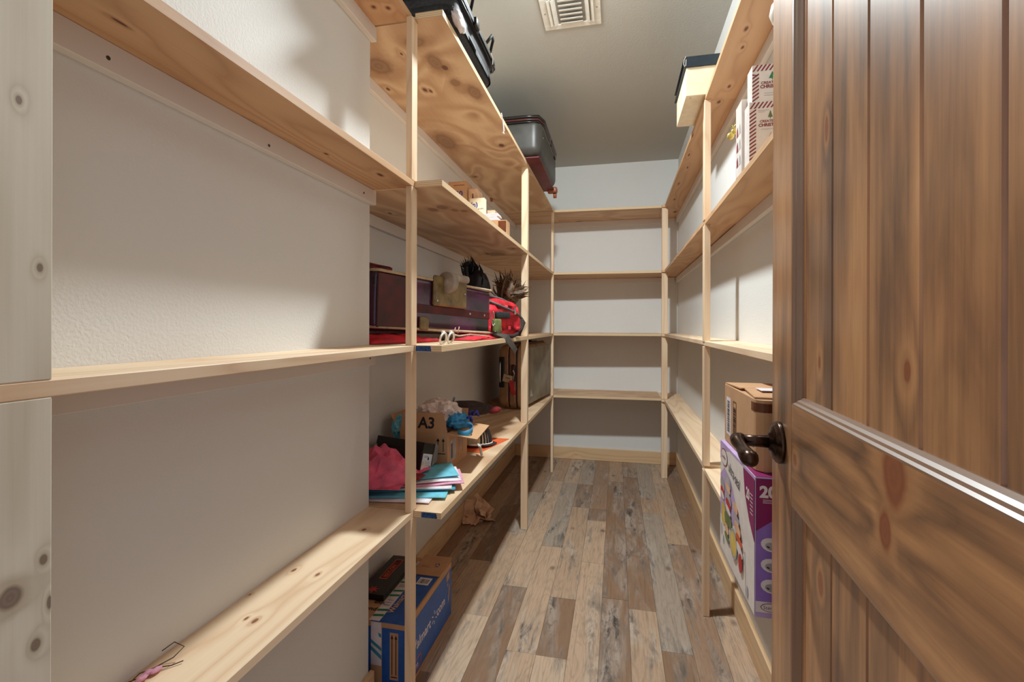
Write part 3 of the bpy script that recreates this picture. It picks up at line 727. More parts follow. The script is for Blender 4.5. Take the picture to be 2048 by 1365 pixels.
# local frame: x along the aisle-facing side, y into the shelf, z up, tilted slightly (near end lifted by the red cloth)
SL = (P1 - P0).length + .02
SM = Matrix.Translation((P0.x, P0.y, Z3 + .045)) @ Matrix.Rotation(ang, 4, 'Z') @ Matrix.Rotation(R(2.4), 4, 'Y')
def sp(x, y, z): return SM @ Vector((x, y, z))
bm = B(); Si = SM.inverted()
pq = [Si @ Vector((x, y, Z3 + .05)) for x, y in ((P0.x, P0.y), (P1.x, P1.y), (-.925, 2.135), (-.925, 1.47))]
fs = prism(bm, [(q.x, q.y) for q in pq], 0, .215)
bmesh.ops.subdivide_edges(bm, edges=bm.edges[:], cuts=3, use_grid_fill=True)
ed = [e for e in bm.edges if len(e.link_faces) == 2 and e.calc_face_angle(0) > .5]
bmesh.ops.bevel(bm, geom=ed, offset=.024, segments=4, affect='EDGES', profile=.5)
for v in bm.verts: v.co += v.normal * .006 * noise.noise(v.co * 9)
bm.transform(SM); emit('body', bm, 'purple', S, smooth=True)
bm = B(); box(bm, .0, .17, -.004, .004, .012, .20, m=SM); o = emit('side_panel', bm, 'darkm', S, bevel=.003); o['label'] = 'dark maroon side panel'
bm = B(); tube(bm, [sp(.165, -.006, .005), sp(.172, -.008, .10), sp(.176, -.006, .205)], .0018, 6); emit('seam', bm, 'lpipe', S, smooth=True)
bm = B()
for z in (.209, .012):
    tube(bm, [sp(-.008, .03, z), sp(.012, .002, z), sp(SL - .035, -.003, z), sp(SL - .01, .02, z), sp(SL - .006, .2, z)], .0055, 8)
emit('piping', bm, 'beige', S, smooth=True)
def wheelset(x):
    bm = B(); fs = box(bm, x - .105, x + .105, -.016, .002, .108, .228, m=SM); g = emit('wheel_guard', bm, 'guard', S, bevel=.006); g['label'] = 'olive wheel guard'
    bm = B(); tube(bm, [sp(x - .050, -.022, .205), sp(x - .018, -.022, .205)], .042, 24); tube(bm, [sp(x - .054, -.022, .205), sp(x - .012, -.022, .205)], .015, 14); emit('wheel', bm, 'wheel', g, smooth=True)
    bm = B(); tube(bm, [sp(x - .012, -.022, .205), sp(x - .004, -.022, .205)], .024, 16); rbox(bm, .130, .05, .034, .014, SM @ Matrix.Translation((x + .045, -.004, .232)), 3); emit('wheel_arm', bm, 'wheel', g, smooth=True)
    for dx, z in ((-.088, .128), (.088, .17)):
        bm = B(); lathe(bm, [(0, 0), (.006, 0), (.004, .002), (0, .003)], SM @ Matrix.Translation((x + dx, -.016, z)) @ Matrix.Rotation(R(90), 4, 'X'), 12); emit('rivet', bm, 'chrome', g, smooth=True)
wheelset(.385)
bm = B(); box(bm, .18, SL - .04, -.004, .003, .075, .108, m=SM); emit('reinforcing_band', bm, 'darkm', S, bevel=.002)
for x in (.53, .64):
    bm = B(); lathe(bm, [(0, 0), (.005, 0), (.004, .002), (0, .003)], SM @ Matrix.Translation((x, -.004, .09)) @ Matrix.Rotation(R(90), 4, 'X'), 10); emit('rivet', bm, 'chrome', S)
bm = B(); rbox(bm, .05, .012, .05, .005, SM @ Matrix.Translation((.235, -.004, .035)), 2); emit('foot', bm, 'guard', S, smooth=True)
bm = B(); tube(bm, [sp(SL - .008, .0, .075 + .02 * math.sin(a * .7)) + Vector((.008 * math.cos(a), 0, .022 * math.sin(a))) for a in [i * .628 for i in range(11)]], .0025, 6); emit('ring', bm, 'chrome', S, smooth=True)
# zipper rings on the shelf edge
for i, y in enumerate((1.440, 1.512)):
    t = thing('key_ring', (-.545, y, Z3), ('near', 'far')[i] + ' white metal ring of the pair lying on the shelf edge beside the purple suitcase', 'ring', None)
    bm = B(); c0 = Vector((-.545, y, Z3 + .020))
    tube(bm, [c0 + Vector((.004 * math.sin(a), .027 * math.cos(a), .0175 * math.sin(a))) for a in [2 * math.pi * k / 20 for k in range(21)]], .0035, 8)
    emit('loop', bm, 'white', t, smooth=True)
    bm = B(); rbox(bm, .008, .02, .010, .003, frame((-.547, y + .004, Z3 + .040)), 2); emit('clasp', bm, 'white', t, smooth=True)
bm = B(); 
tube(bm, [(-.553, 1.55, Z3 + .006), (-.553, 1.57, Z3 + .03), (-.553, 1.62, Z3 + .025), (-.553, 1.75, Z3 + .028), (-.553, 1.95, Z3 + .02), (-.553, 2.05, Z3 + .012)], .0028, 6)
tube(bm, [(-.551, 1.56, Z3 + .04), (-.551, 1.575, Z3 + .055)], .0015, 5); tube(bm, [(-.551, 1.60, Z3 + .035), (-.551, 1.615, Z3 + .058)], .0015, 5)
tag(recenter(emit('cord', bm, 'lpipe', smooth=True), (-.553, 1.8, Z3)), 'thin pale cord running along the shelf from the white rings', 'cord')
# red cloth under the suitcase
def redcloth(name, cx, cy, wx, wy, h, seed, label, mat='red', z=Z3, rz=0):
    bm = B(); mm = frame((cx, cy, z), rz)
    def fn(u, v):
        x, y = (u - .5) * wx, (v - .5) * wy
        e = min(1, 5 * min(u, 1 - u, v, 1 - v)); hh = h * (e ** .5) * (.55 + .45 * ridge((x * 9 + seed, y * 9, seed), 2)) + .002
        return mm @ Vector((x + .01 * noise.noise(Vector((x * 20, y * 20, seed))), y + .01 * noise.noise(Vector((y * 20, x * 20, seed + 5))), max(.0015, hh)))
    sheet(bm, fn, 26, 26, .0015)
    return tag(recenter(emit(name, bm, mat, smooth=True), (cx, cy, z)), label, 'cloth')
redcloth('red_cloth', -.80, 1.57, .21, .36, .040, 3, 'bright red cloth crumpled under near end of the purple suitcase', rz=-.30)
redcloth('red_cloth', -.60, 1.98, .10, .30, .022, 9, 'strip of red fabric under far end of the purple suitcase', rz=-.1)
# red garment sliver on top of the suitcase near the wall end
bm = B(); rbox(bm, .16, .15, .03, .013, SM @ Matrix.Translation((.06, .14, .228)), 3, 0, .01, 4)
tag(recenter(emit('folded_cloth', bm, 'darkred', smooth=True), (-.84, 1.55, Z3 + .26)), 'folded dark red cloth on top of the purple suitcase', 'cloth')
# red bag
RB = thing('backpack', (-.62, 2.36, Z3), 'bright red backpack with zippers beyond the purple suitcase', 'bag')
RM = frame((-.640, 2.36, Z3), R(76))
def rp(x, y, z): return RM @ Vector((x, y, z))
bm = B(); rbox(bm, .36, .20, .185, .05, RM @ Matrix.Translation((0, 0, .102)), 5, 0, .022, 5); emit('body', bm, 'red', RB, smooth=True)
bm = B(); tube(bm, [rp(-.17, -.075, .185), rp(-.10, -.102, .165), rp(0, -.112, .145), rp(.10, -.108, .125), rp(.17, -.09, .11)], .006, 8); tube(bm, [rp(-.19, .0, .195), rp(-.1, -.05, .21), rp(0, -.07, .198), rp(.12, -.07, .175), rp(.18, -.03, .15)], .006, 8); emit('piping', bm, 'strap', RB, smooth=True)
bm = B(); rbox(bm, .14, .016, .034, .006, RM @ Matrix.Translation((-.06, -.108, .115)), 2); o = emit('zipper_flap', bm, 'nylon', RB, smooth=True); o['label'] = 'black zipper flap'
bm = B(); rbox(bm, .016, .006, .032, .002, RM @ Matrix.Translation((.05, -.122, .135)), 1); tube(bm, [rp(.05, -.121, .152), rp(.055, -.124, .160), rp(.045, -.124, .162)], .0025, 6); emit('zipper_pull', bm, 'chrome', RB)
bm = B(); rbox(bm, .07, .02, .075, .008, RM @ Matrix.Translation((-.130, -.112, .058)), 2); o = emit('pocket', bm, 'olg', RB, smooth=True); o['label'] = 'olive mesh pocket'
bm = B()
for q in range(4): tube(bm, [rp(.10 + .015 * q, -.10, .01), rp(.13 + .01 * q, -.125, .05 + .01 * q), rp(.16, -.11, .10), rp(.18, -.08, .12)], .006, 6)
tube(bm, [rp(-.17, -.12, .02), rp(-.1, -.13, .012), rp(0, -.135, .010), rp(.06, -.13, .02)], .010, 8); emit('strap', bm, 'capd', RB, smooth=True)
bm = B(); tube(bm, [rp(-.13, -.02, .20), rp(-.12, -.03, .232), rp(-.08, -.04, .24), rp(-.03, -.05, .215), rp(.0, -.06, .195)], .004, 8); emit('carry_loop', bm, 'strap', RB, smooth=True)
# green cloth
bm = B(); blob(bm, (-.610, 2.58, Z3 + .105), (.045, .05, .10), .25, 7, 3, 1.5)
tube(bm, [(-.57, 2.86, Z3 + .10), (-.555, 2.90, Z3 + .07), (-.56, 2.92, Z3 + .03), (-.57, 2.90, Z3 + .006)], [.004, .009, .012, .008], 8)
for v in bm.verts: v.co.z = max(v.co.z, Z3 + .0015)
tag(recenter(emit('green_scarf', bm, 'green', smooth=True), (-.60, 2.7, Z3)), 'green cloth bunched beyond the red backpack', 'cloth')
# dangling strap
bm = B()
def sfn(u, v):
    P = [(-.560, 2.08, Z3 + .030), (-.535, 2.15, Z3 + .022), (-.515, 2.20, Z3 + .012), (-.508, 2.24, Z3 - .015), (-.500, 2.30, Z3 - .045), (-.498, 2.345, Z3 - .068)]
    t = u * (len(P) - 1); i = min(int(t), len(P) - 2); f = t - i
    a = Vector(P[i]).lerp(Vector(P[i + 1]), f)
    return a + Vector((.010 * (v - .5), .026 * (v - .5), .022 * (v - .5) * min(1, u * 2)))
sheet(bm, sfn, 12, 3, .003)
T_ = thing('luggage_strap', (-.53, 2.17, Z3), 'grey webbing strap with buckle hanging over front edge of the third left shelf', 'strap')
emit('webbing', bm, 'strap', T_)
bm = B(); rbox(bm, .02, .04, .012, .004, frame((-.545, 2.10, Z3 + .032), .2), 2); emit('buckle', bm, 'black', T_, smooth=True)
# feather pieces
def feathers(name, base, tips, n, r, mat, seed, label, core):
    t = thing(name, base, label, 'headpiece'); rr = random.Random(seed); bm = B()
    b0 = Vector(base)
    for i in range(n):
        tp = Vector(tips[rr.randrange(len(tips))]) + Vector((rr.uniform(-1, 1), rr.uniform(-1, 1), rr.uniform(-1, 1))) * r
        s = b0 + Vector((rr.uniform(-.05, .05), rr.uniform(-.06, .06), rr.uniform(0, .04)))
        mid = (s + tp) / 2 + Vector((rr.uniform(-1, 1), rr.uniform(-1, 1), rr.uniform(-.3, 1))) * .025
        d = (tp - s).normalized(); sd = d.cross(Vector((rr.uniform(-1, 1), 1, rr.uniform(-1, 1)))).normalized() * rr.uniform(.004, .009)
        ps = [s, s.lerp(mid, .6), mid.lerp(tp, .3), tp]; ws = [.3, 1, .8, .05]
        a = [bm.verts.new(p + sd * w_) for p, w_ in zip(ps, ws)]; b = [bm.verts.new(p - sd * w_ + Vector((0, 0, .001))) for p, w_ in zip(ps, ws)]
        for k in range(3): bm.faces.new((a[k], a[k + 1], b[k + 1], b[k]))
    emit('feather_plume', bm, mat, t)
    bm = B(); blob(bm, b0 + Vector((0, 0, .05)), core, .2, seed, 3, 1.5); emit('band', bm, mat, t, smooth=True)
    return t
feathers('feather_headpiece', (-.74, 2.44, Z3 + .215), [(-.80, 2.42, 1.55), (-.77, 2.42, 1.565), (-.73, 2.42, 1.53), (-.70, 2.44, 1.47), (-.80, 2.45, 1.48)], 170, .022, 'feather', 2, 'shiny black feather headpiece on top of the red backpack', (.075, .06, .10))
feathers('feather_headpiece', (-.60, 2.62, Z3 + .20), [(-.66, 2.6, 1.50), (-.60, 2.6, 1.51), (-.56, 2.6, 1.49), (-.52, 2.62, 1.44), (-.66, 2.6, 1.45), (-.49, 2.62, 1.40)], 110, .03, 'bfeather', 5, 'brown and black feather headpiece close to the far wooden post', (.06, .06, .08))
bm = B(); blob(bm, (-.775, 2.50, 1.545), (.035, .03, .02), .1, 3, 3)
tag(recenter(emit('pink_pouch', bm, 'lpipe', smooth=True), (-.775, 2.5, 1.53)), 'small pale pink pouch perched at top of the black feathers', 'pouch')

# ------------------------------------------------ fourth left shelf
# grey suitcase standing on its side
G = thing('suitcase', (-.67, 3.55, Z4), 'tan and grey-olive retro suitcase standing upright by the far wooden posts', 'suitcase')
GM = frame((-.615, 3.14, Z4), R(90 - 6.5))   # local x along the panel, y into shelf (-X), z up
def gp(x, y, z): return GM @ Vector((x, y, z))
GL, GT, GH = .74, .19, .448
def gring(y, r, mat, name, rc=.065, e=0.002):
    bm = B(); pts = []
    ex, ez = GL / 2 + e, GH / 2 + e
    for k in range(49):
        t = 2 * math.pi * k / 48; dx, dz = math.cos(t), math.sin(t)
        s_ = 1 / max(abs(dx) / ex, abs(dz) / ez); x, z = dx * s_, dz * s_
        if abs(x) > ex - rc and abs(z) > ez - rc:
            qx, qz = math.copysign(ex - rc, x), math.copysign(ez - rc, z); v = Vector((x - qx, z - qz)).normalized() * rc; x, z = qx + v.x, qz + v.y
        pts.append(gp(GL / 2 + x, y, max(r, GH / 2 + z)))
    tube(bm, pts, r, 8); emit(name, bm, mat, G, smooth=True)
bm = B(); rbox(bm, GL, GT, GH, .06, GM @ Matrix.Translation((GL / 2, GT / 2, GH / 2)), 6); emit('shell', bm, 'tan', G, smooth=True)
b2 = B(); rbox(b2, GL - .05, .016, GH - .05, .007, GM @ Matrix.Translation((GL / 2, -.001, GH / 2)), 3); o = emit('front_panel', b2, 'greyc', G, smooth=True); o['label'] = 'grey-olive front panel'
for y in (.045, .10): gring(y, .006, 'brownp', 'piping'); gring(y + .013, .003, 'lpipe', 'piping')
bm = B(); rbox(bm, .012, .040, .21, .006, GM @ Matrix.Translation((.0, .155, .255)), 2); o = emit('handle_plate', bm, 'black', G, smooth=True); o['label'] = 'recessed black handle plate'
bm = B(); tube(bm, [gp(-.006, .16, .18), gp(-.018, .16, .20), gp(-.02, .16, .255), gp(-.018, .16, .31), gp(-.006, .16, .33)], .006, 8); emit('handle', bm, 'chrome', G, smooth=True)
bm = B(); rbox(bm, .02, .03, .12, .008, GM @ Matrix.Translation((-.004, .07, .25)), 2); rbox(bm, .02, .05, .03, .01, GM @ Matrix.Translation((.40, .08, GH + .004)), 2); emit('lock', bm, 'brownp', G, smooth=True)
bm = B(); rbox(bm, .035, .006, .07, .003, GM @ Matrix.Translation((.06, -.010, .20)), 2); emit('latch', bm, 'brownp', G, smooth=True)
F = Face(gp(.0, -.0095, 0), gp(1, 0, 0) - gp(0, 0, 0), (0, 0, 1)); F.poly('sticker', 'lgrey', [[(.13, .075), (.20, .075), (.145, .13)]], G)['label'] = 'pale triangular sticker'
bm = B(); mm = GM @ Matrix.Translation((-.022, .105, .215)) @ Matrix.Rotation(R(12), 4, 'X'); box(bm, -.0015, .0015, -.033, .033, -.025, .025, m=mm); box(bm, -.002, .002, -.018, .015, .002, .006, 1, m=mm)
tg = emit('luggage_tag', bm, ['beige', 'ink'], G); tg['label'] = 'beige paper luggage tag'
bm = B(); mm = GM @ Matrix.Translation((-.026, .070, .155)) @ Matrix.Rotation(R(-10), 4, 'X'); rbox(bm, .004, .032, .10, .0015, mm, 2); tg = emit('luggage_tag', bm, 'redp', G); tg['label'] = 'pinkish red plastic luggage tag'
bm = B(); tube(bm, [gp(-.012, .075, .26), gp(-.02, .065, .275), gp(-.024, .055, .25), gp(-.025, .065, .205)], .002, 6); emit('tag_loop', bm, 'chrome', G)

# A3 carton, open
K = thing('carton', (-.745, 1.875, Z4), 'open cardboard carton marked A3 with up arrows, filled with tissue and ribbons', 'box')
kx0, kx1, ky0, ky1, kz = -.845, -.645, 1.752, 2.0, .150
bm = B(); t_ = .004
box(bm, kx0, kx1, ky0, ky0 + t_, Z4 + .0005, Z4 + kz); box(bm, kx0, kx1, ky1 - t_, ky1, Z4 + .0005, Z4 + kz)
box(bm, kx0, kx0 + t_, ky0 + t_, ky1 - t_, Z4 + .0005, Z4 + kz); box(bm, kx1 - t_, kx1, ky0 + t_, ky1 - t_, Z4 + .0005, Z4 + kz); box(bm, kx0 + t_, kx1 - t_, ky0 + t_, ky1 - t_, Z4 + .0005, Z4 + .005)
emit('body', bm, 'card', K)
zt = Z4 + kz
def flapq(q, th, mat='card', name='flap'):
    n = (Vector(q[1]) - Vector(q[0])).cross(Vector(q[3]) - Vector(q[0])).normalized() * th
    bm = B(); hexa(bm, [Vector(p) for p in q] + [Vector(p) + n for p in q]); return emit(name, bm, mat, K)
fA = (kx0, ky0, zt); fB = (kx1, ky0, zt); fC = (kx1 - .022, ky0 + .012, zt + .078); fD = (kx0 + .006, ky0 + .012, zt + .076)
flapq((fA, fB, fC, fD), -.003)
flapq(((kx1, ky0, zt), (kx1, ky1, zt), (kx1 + .105, ky1 - .01, zt - .010), (kx1 + .118, ky0 + .012, zt - .018)), .003)
flapq(((kx0, ky1, zt), (kx0, ky0, zt), (kx0 - .05, ky0 + .02, zt + .06), (kx0 - .05, ky1 - .02, zt + .06)), .003)
flapq(((kx1, ky1, zt), (kx0, ky1, zt), (kx0 + .01, ky1 + .05, zt + .05), (kx1 - .01, ky1 + .05, zt + .05)), .003)
F = Face(fA, Vector(fB) - Vector(fA), Vector((0, .012, .077)), .0008); F.text('A3', .076, .018, .060, 'ink', K, bold=.0016)
F = Face((kx0, ky0, Z4), (1, 0, 0), (0, 0, 1))
F.poly('up_arrows', 'ink', [F.rect(.1595, .078, .1625, .118), F.rect(.1815, .078, .1845, .118), [(.154, .118), (.168, .118), (.161, .131)], [(.176, .118), (.190, .118), (.183, .131)], F.rect(.153, .068, .191, .0715)], K)
F = Face((kx1, ky0, Z4), (0, 1, 0), (0, 0, 1))
F.poly('shipping_label', 'lgrey', [F.rect(.03, .03, .10, .115)], K); F.poly('barcode_bars', 'ink', F.bars(.038, .04, .06, .10, 7, 5), K, 1); F.poly('print_frame', 'tape', [F.rect(.13, .035, .135, .13), F.rect(.185, .035, .19, .13), F.rect(.135, .125, .185, .13), F.rect(.145, .05, .175, .11)], K)
def soft(name, c, rad, amp, mat, label, cat, seed, freq=1.6, sub=4, m=None, flatz=None, smooth=True):
    bm = B(); blob(bm, c, rad, amp, seed, sub, freq, 0, flatz, m)
    return tag(recenter(emit(name, bm, mat, smooth=smooth), c), label, cat)
soft('tissue_paper', (-.725, 1.865, zt + .050), (.090, .090, .062), .30, 'tissue', 'crumpled whitish tissue paper heaped inside the A3 carton', 'tissue', 3, 2.4, smooth=False, flatz=Z4 + .03)
soft('tissue_paper', (-.865, 1.80, zt + .005), (.030, .045, .048), .22, 'teal', 'pale blue tissue poking out over left side of the A3 carton', 'tissue', 8, 2.2, smooth=False)
soft('blue_cloth', (-.640, 1.85, zt + .035), (.042, .062, .032), .36, 'blue', 'crumpled bright blue cloth spilling over right side of the A3 carton', 'cloth', 5, 2.6)
t = thing('ribbon', (-.575, 1.80, zt - .01), 'loop of bright blue ribbon resting on right flap of the A3 carton', 'ribbon')
bm = B()
def rfn(u, v):
    a = -2.5 + u * 4.6; return Vector((-.588 + .030 * math.cos(a), 1.80 + .03 * math.sin(a), zt + .010 + .012 * math.sin(a * 1.0) + .022 * (v - .5)))
sheet(bm, rfn, 22, 2, .0012); emit('band', bm, 'blue', t, smooth=True)
t = thing('gift_bow', (-.72, 2.0, zt + .06), 'slate blue satin bow on a beige band above the A3 carton', 'bow')
for s in (-1, 1):
    bm = B()
    def bfn(u, v, s=s):
        a = 2 * math.pi * u; r = .022 * math.sin(a / 2) + .001
        return Vector((-.705 + s * r * 1.3 * (.6 + .4 * math.cos(a)), 1.97 + .010 * (v - .5), zt + .085 + r * math.sin(a) * .9 + s * r * .5))
    sheet(bm, bfn, 16, 3, .001); emit('loop', bm, 'bowb', t, smooth=True)
bm = B(); blob(bm, (-.705, 1.968, zt + .086), (.007, .007, .008), .1, 1, 2); emit('knot', bm, 'bowb', t, smooth=True)
bm = B(); tube(bm, [(-.745, 2.0, zt + .05), (-.73, 1.975, zt + .07), (-.705, 1.955, zt + .07), (-.680, 1.93, zt + .05), (-.668, 1.91, zt + .03)], .006, 8); emit('band', bm, 'beige', t, smooth=True)
bm = B(); rr = random.Random(4)
for i in range(9):
    a = Vector((-.625 + rr.uniform(-.03, .03), 1.90 + rr.uniform(-.05, .06), zt + .045 + rr.uniform(-.02, .01)))
    tube(bm, [a, a + Vector((.015, .01, .008)), a + Vector((.02, .02, -.012)), a + Vector((.008, .028, -.006))], .0045, 6)
tag(recenter(emit('curling_ribbon', bm, 'dblue', smooth=True), (-.625, 1.9, zt)), 'curled cobalt blue ribbon beside the blue cloth', 'ribbon')
# dark pouch and cap
mm = Matrix.Rotation(R(64), 4, 'Z') @ Matrix.Rotation(R(9), 4, 'Y')
soft('dark_pouch', (-.680, 2.165, zt + .03), (.155, .055, .035), .10, 'capd', 'dark brown and black cloth pouch lying across behind the carton', 'pouch', 6, 1.4, 4, mm)
soft('red_lining', (-.590, 2.27, zt + .005), (.045, .02, .018), .1, 'darkred', 'dark red lining showing at far end of the dark pouch', 'cloth', 2, 1.4, 3, Matrix.Rotation(R(60), 4, 'Z'))
CP = thing('cap', (-.62, 2.17, Z4), 'beige and brown cap with striped mesh side, leaning behind the carton flap', 'cap')
cm = frame((-.668, 2.19, Z4 + .008), R(65), 0, R(6)) @ Matrix.Scale(.86, 4)
bm = B()
bmesh.ops.create_uvsphere(bm, u_segments=26, v_segments=14, radius=1)
bmesh.ops.delete(bm, geom=[v for v in bm.verts if v.co.z < -.05], context='VERTS')
for v in bm.verts: v.co = Vector((v.co.x * .105, v.co.y * .082, max(0, v.co.z) * .115))
bm.transform(cm); emit('crown', bm, 'beige', CP, smooth=True)
bm = B()
for k in range(9):
    a0 = -1.9 + k * .22
    pts = [cm @ Vector((.107 * math.cos(a0) * math.cos(e), .084 * math.sin(a0) * math.cos(e), .117 * math.sin(e))) for e in [j * .16 for j in range(7)]]
    tube(bm, pts, .0045, 5)
emit('mesh_rib', bm, 'capd', CP, smooth=True)
bm = B(); tube(bm, [cm @ Vector((.112 * math.cos(a), .088 * math.sin(a), .004)) for a in [-2.6 + .2 * k for k in range(20)]], .005, 6); emit('rim', bm, 'white', CP, smooth=True)
bm = B()
def bf(u, v):
    a = -1.9 + u * 1.5; r = 1 + v * .35
    return cm @ Vector((.108 * math.cos(a) * r, .084 * math.sin(a) * r, .006 - .004 * v))
sheet(bm, bf, 14, 3, .003); emit('brim', bm, 'capd', CP, smooth=True)
bm = B(); th = .0012
prism(bm, [(-.528, 2.332), (-.600, 2.045), (-.665, 2.062), (-.70, 2.146), (-.684, 2.339)], Z4 + .0006, Z4 + .0018)
tag(recenter(emit('envelope', bm, 'orange'), (-.62, 2.2, Z4)), 'flat orange envelope under the cap on the fourth left shelf', 'envelope')
bm = B(); tube(bm, [(-.600, 2.02, Z4 + .045), (-.585, 2.0, Z4 + .04), (-.575, 1.985, Z4 + .02), (-.57, 1.98, Z4 + .008)], .006, 6); tag(recenter(emit('white_strap', bm, 'white', smooth=True), (-.58, 2., Z4)), 'short white strap end dropping onto the orange envelope', 'strap')

# papers and bags stack
def paper(i, c, w_, d_, rz, z, mat, label, name='gift_bag', seed=0):
    bm = B(); mm = frame((c[0], c[1], z), rz)
    def fn(u, v):
        x, y = (u - .5) * w_, (v - .5) * d_
        return mm @ Vector((x, y, .0015 + .004 * (noise.noise(Vector((x * 9, y * 9, seed))) + .5) + .010 * max(0, noise.noise(Vector((x * 4 + 3, y * 4, seed + 2))))))
    sheet(bm, fn, 16, 12, .0022)
    return tag(recenter(emit(name, bm, mat, smooth=True), (c[0], c[1], z)), label, 'paper')
paper(0, (-.745, 1.50), .30, .20, .12, Z4 + .001, 'wpaper', 'lowest pale pink-white tissue sheet under the paper bags', 'tissue_sheet', 1)
paper(1, (-.735, 1.535), .34, .22, .22, Z4 + .006, 'teal', 'lowest teal gift bag in the flat stack on the fourth left shelf', seed=2)
paper(2, (-.725, 1.57), .33, .20, .36, Z4 + .011, 'teal_d', 'deep teal gift bag above the lowest teal one', seed=5)
paper(3, (-.735, 1.56), .34, .18, .30, Z4 + .016, 'wpaper', 'white patterned gift bag low in the flat stack', seed=3)
paper(4, (-.715, 1.575), .36, .17, .42, Z4 + .021, 'ppaper', 'pink patterned gift bag in the flat stack', seed=4)
paper(5, (-.725, 1.585), .35, .17, .45, Z4 + .026, 'wpaper', 'upper white patterned gift bag in the flat stack', seed=6)
paper(6, (-.735, 1.595), .34, .16, .52, Z4 + .032, 'teal', 'topmost teal gift bag under the black shoe box', seed=7)
bm = B()
def pk(u, v):
    x, y = (u - .5) * .30, (v - .5) * .30; r = math.hypot(x / .15, y / .15)
    h = .105 * max(0, 1 - r * r) ** .8 * (.8 + .35 * ridge((x * 8, y * 8 + 2, 4), 3))
    return Vector((-.815 + x * .9 + .02 * noise.noise(Vector((x * 10, y * 10, 1))), 1.52 + y * .85 + .02 * noise.noise(Vector((y * 10, x * 10, 5))), Z4 + .046 + h))
sheet(bm, pk, 34, 34, .0012)
tag(recenter(emit('tissue_paper', bm, 'pink', smooth=False), (-.815, 1.52, Z4 + .046)), 'large crumpled pink tissue paper in front of the black box', 'tissue')
redcloth('red_tissue', -.70, 1.53, .09, .05, .014, 12, 'small dark red tissue under corner of the black shoe box', 'darkred', Z4 + .044)
# black shoe box
SB = thing('shoe_box', (-.82, 1.68, Z4 + .06), 'tilted black shoe box with white printed end label', 'box')
a_ = Vector((-.97, .20, .03)).normalized(); e1 = Vector((.25, .93, -.30)); e1 = (e1 - a_ * e1.dot(a_)).normalized(); e2 = a_.cross(e1) * -1
if e2.z < 0: e2 = -e2
C0 = Vector((-.700, 1.600, Z4 + .036))
w1, h1, l1 = .075, .108, .21
p_ = [C0, C0 + e1 * w1, C0 + e1 * w1 + e2 * h1, C0 + e2 * h1]
bm = B(); hexa(bm, p_ + [q + a_ * l1 for q in p_]); emit('body', bm, 'black', SB, bevel=.0015)
bm = B(); o1 = C0 - e1 * .003 + e2 * (h1 - .028) - a_ * .003
q_ = [o1, o1 + e1 * (w1 + .006), o1 + e1 * (w1 + .006) + e2 * .031, o1 + e2 * .031]; hexa(bm, q_ + [q + a_ * (l1 + .006) for q in q_]); emit('lid', bm, 'black', SB, bevel=.001)
F = Face(C0 - a_ * .0005, e1, e2, .0006)
if F.N.dot(a_) > 0: F.N = -F.N
F.poly('end_label', 'wpaper', [F.rect(.006, .006, w1 - .004, .072)], SB)['label'] = 'white printed end label'
F.poly('print_block', 'yel', [F.rect(.010, .030, .020, .042)], SB, 1)
F.text('ODEN', .012, .058, .011, 'ink', SB, l=1); F.poly('print_block', 'ink', [F.ell(.045, .055, .005, .006), F.ell(.062, .022, .004, .009)] + F.bars(.024, .010, .044, .022, 7, 9), SB, 1)
F.poly('print_lines', 'lgrey', [F.rect(.026, .030 + .006 * k, .055, .032 + .006 * k) for k in range(3)], SB, 1)
bm = B(); fo = C0 + e1 * (w1 - .004) + e2 * .03 - a_ * .004
q_ = [fo, fo + e1 * .02 + e2 * .02 - a_ * .006, fo + e1 * .014 + e2 * .075 - a_ * .006, fo + e2 * .088]; hexa(bm, q_ + [Vector(q) - a_ * .0015 for q in q_]); emit('end_flap', bm, 'glabel', SB)

# ------------------------------------------------ floor: blue shipping box, crumpled paper
W = thing('shipping_box', (-.80, 1.645, 0), 'blue printed shipping box with striped tape on the floor under the left shelves', 'box')
bx0, bx1, by0, by1, bz = -.905, -.667, 1.432, 1.862, .228
bm = B(); box(bm, bx0, bx1, by0, by1, .0008, bz); emit('body', bm, 'card', W, bevel=.001)
F = Face((bx0, by0, 0), (1, 0, 0), (0, 0, 1))
wB = bx1 - bx0
F.poly('blue_print', 'bluebox', [F.rect(.152, .003, wB - .002, bz - .016), F.rect(.002, .003, .112, bz - .016)], W)
F.poly('tape', 'wpaper', [F.rect(.112, .085, .150, bz)], W, 1)
F.poly('tape_stripe', 'teal_d', [[(.112, .17), (.150, .145), (.150, .133), (.112, .158)], [(.112, .148), (.150, .120), (.150, .105), (.112, .134)], [(.138, .195), (.149, .19), (.149, .178), (.141, .182)]], W, 2)
F.poly('label_panel', 'card', [F.rect(.180, .045, .210, .200)], W, 1)
F.poly('up_arrows', 'ink', [F.rect(.1865, .062, .1895, .18), F.rect(.2005, .062, .2035, .18), [(.1835, .18), (.1925, .18), (.188, .195)], [(.1975, .18), (.2065, .18), (.202, .195)], F.rect(.184, .053, .206, .0565)], W, 2)
F = Face((bx1, by0, 0), (0, 1, 0), (0, 0, 1))
LB = by1 - by0
F.poly('blue_print', 'bluebox', [F.rect(.003, .016, LB - .002, bz - .020)], W)
F.text('Walmart', .030, .098, .050, 'wpaper', W, bold=.0008, xs=.98); F.text('.com', .258, .098, .050, 'wpaper', W, bold=.0008, xs=.98)
F.poly('spark_mark', 'wpaper', [F.ell(.243 + .019 * math.cos(a), .112 + .019 * math.sin(a), .008, .0028, 10, a) for a in [R(90 + 60 * k) for k in range(6)]], W, 1)
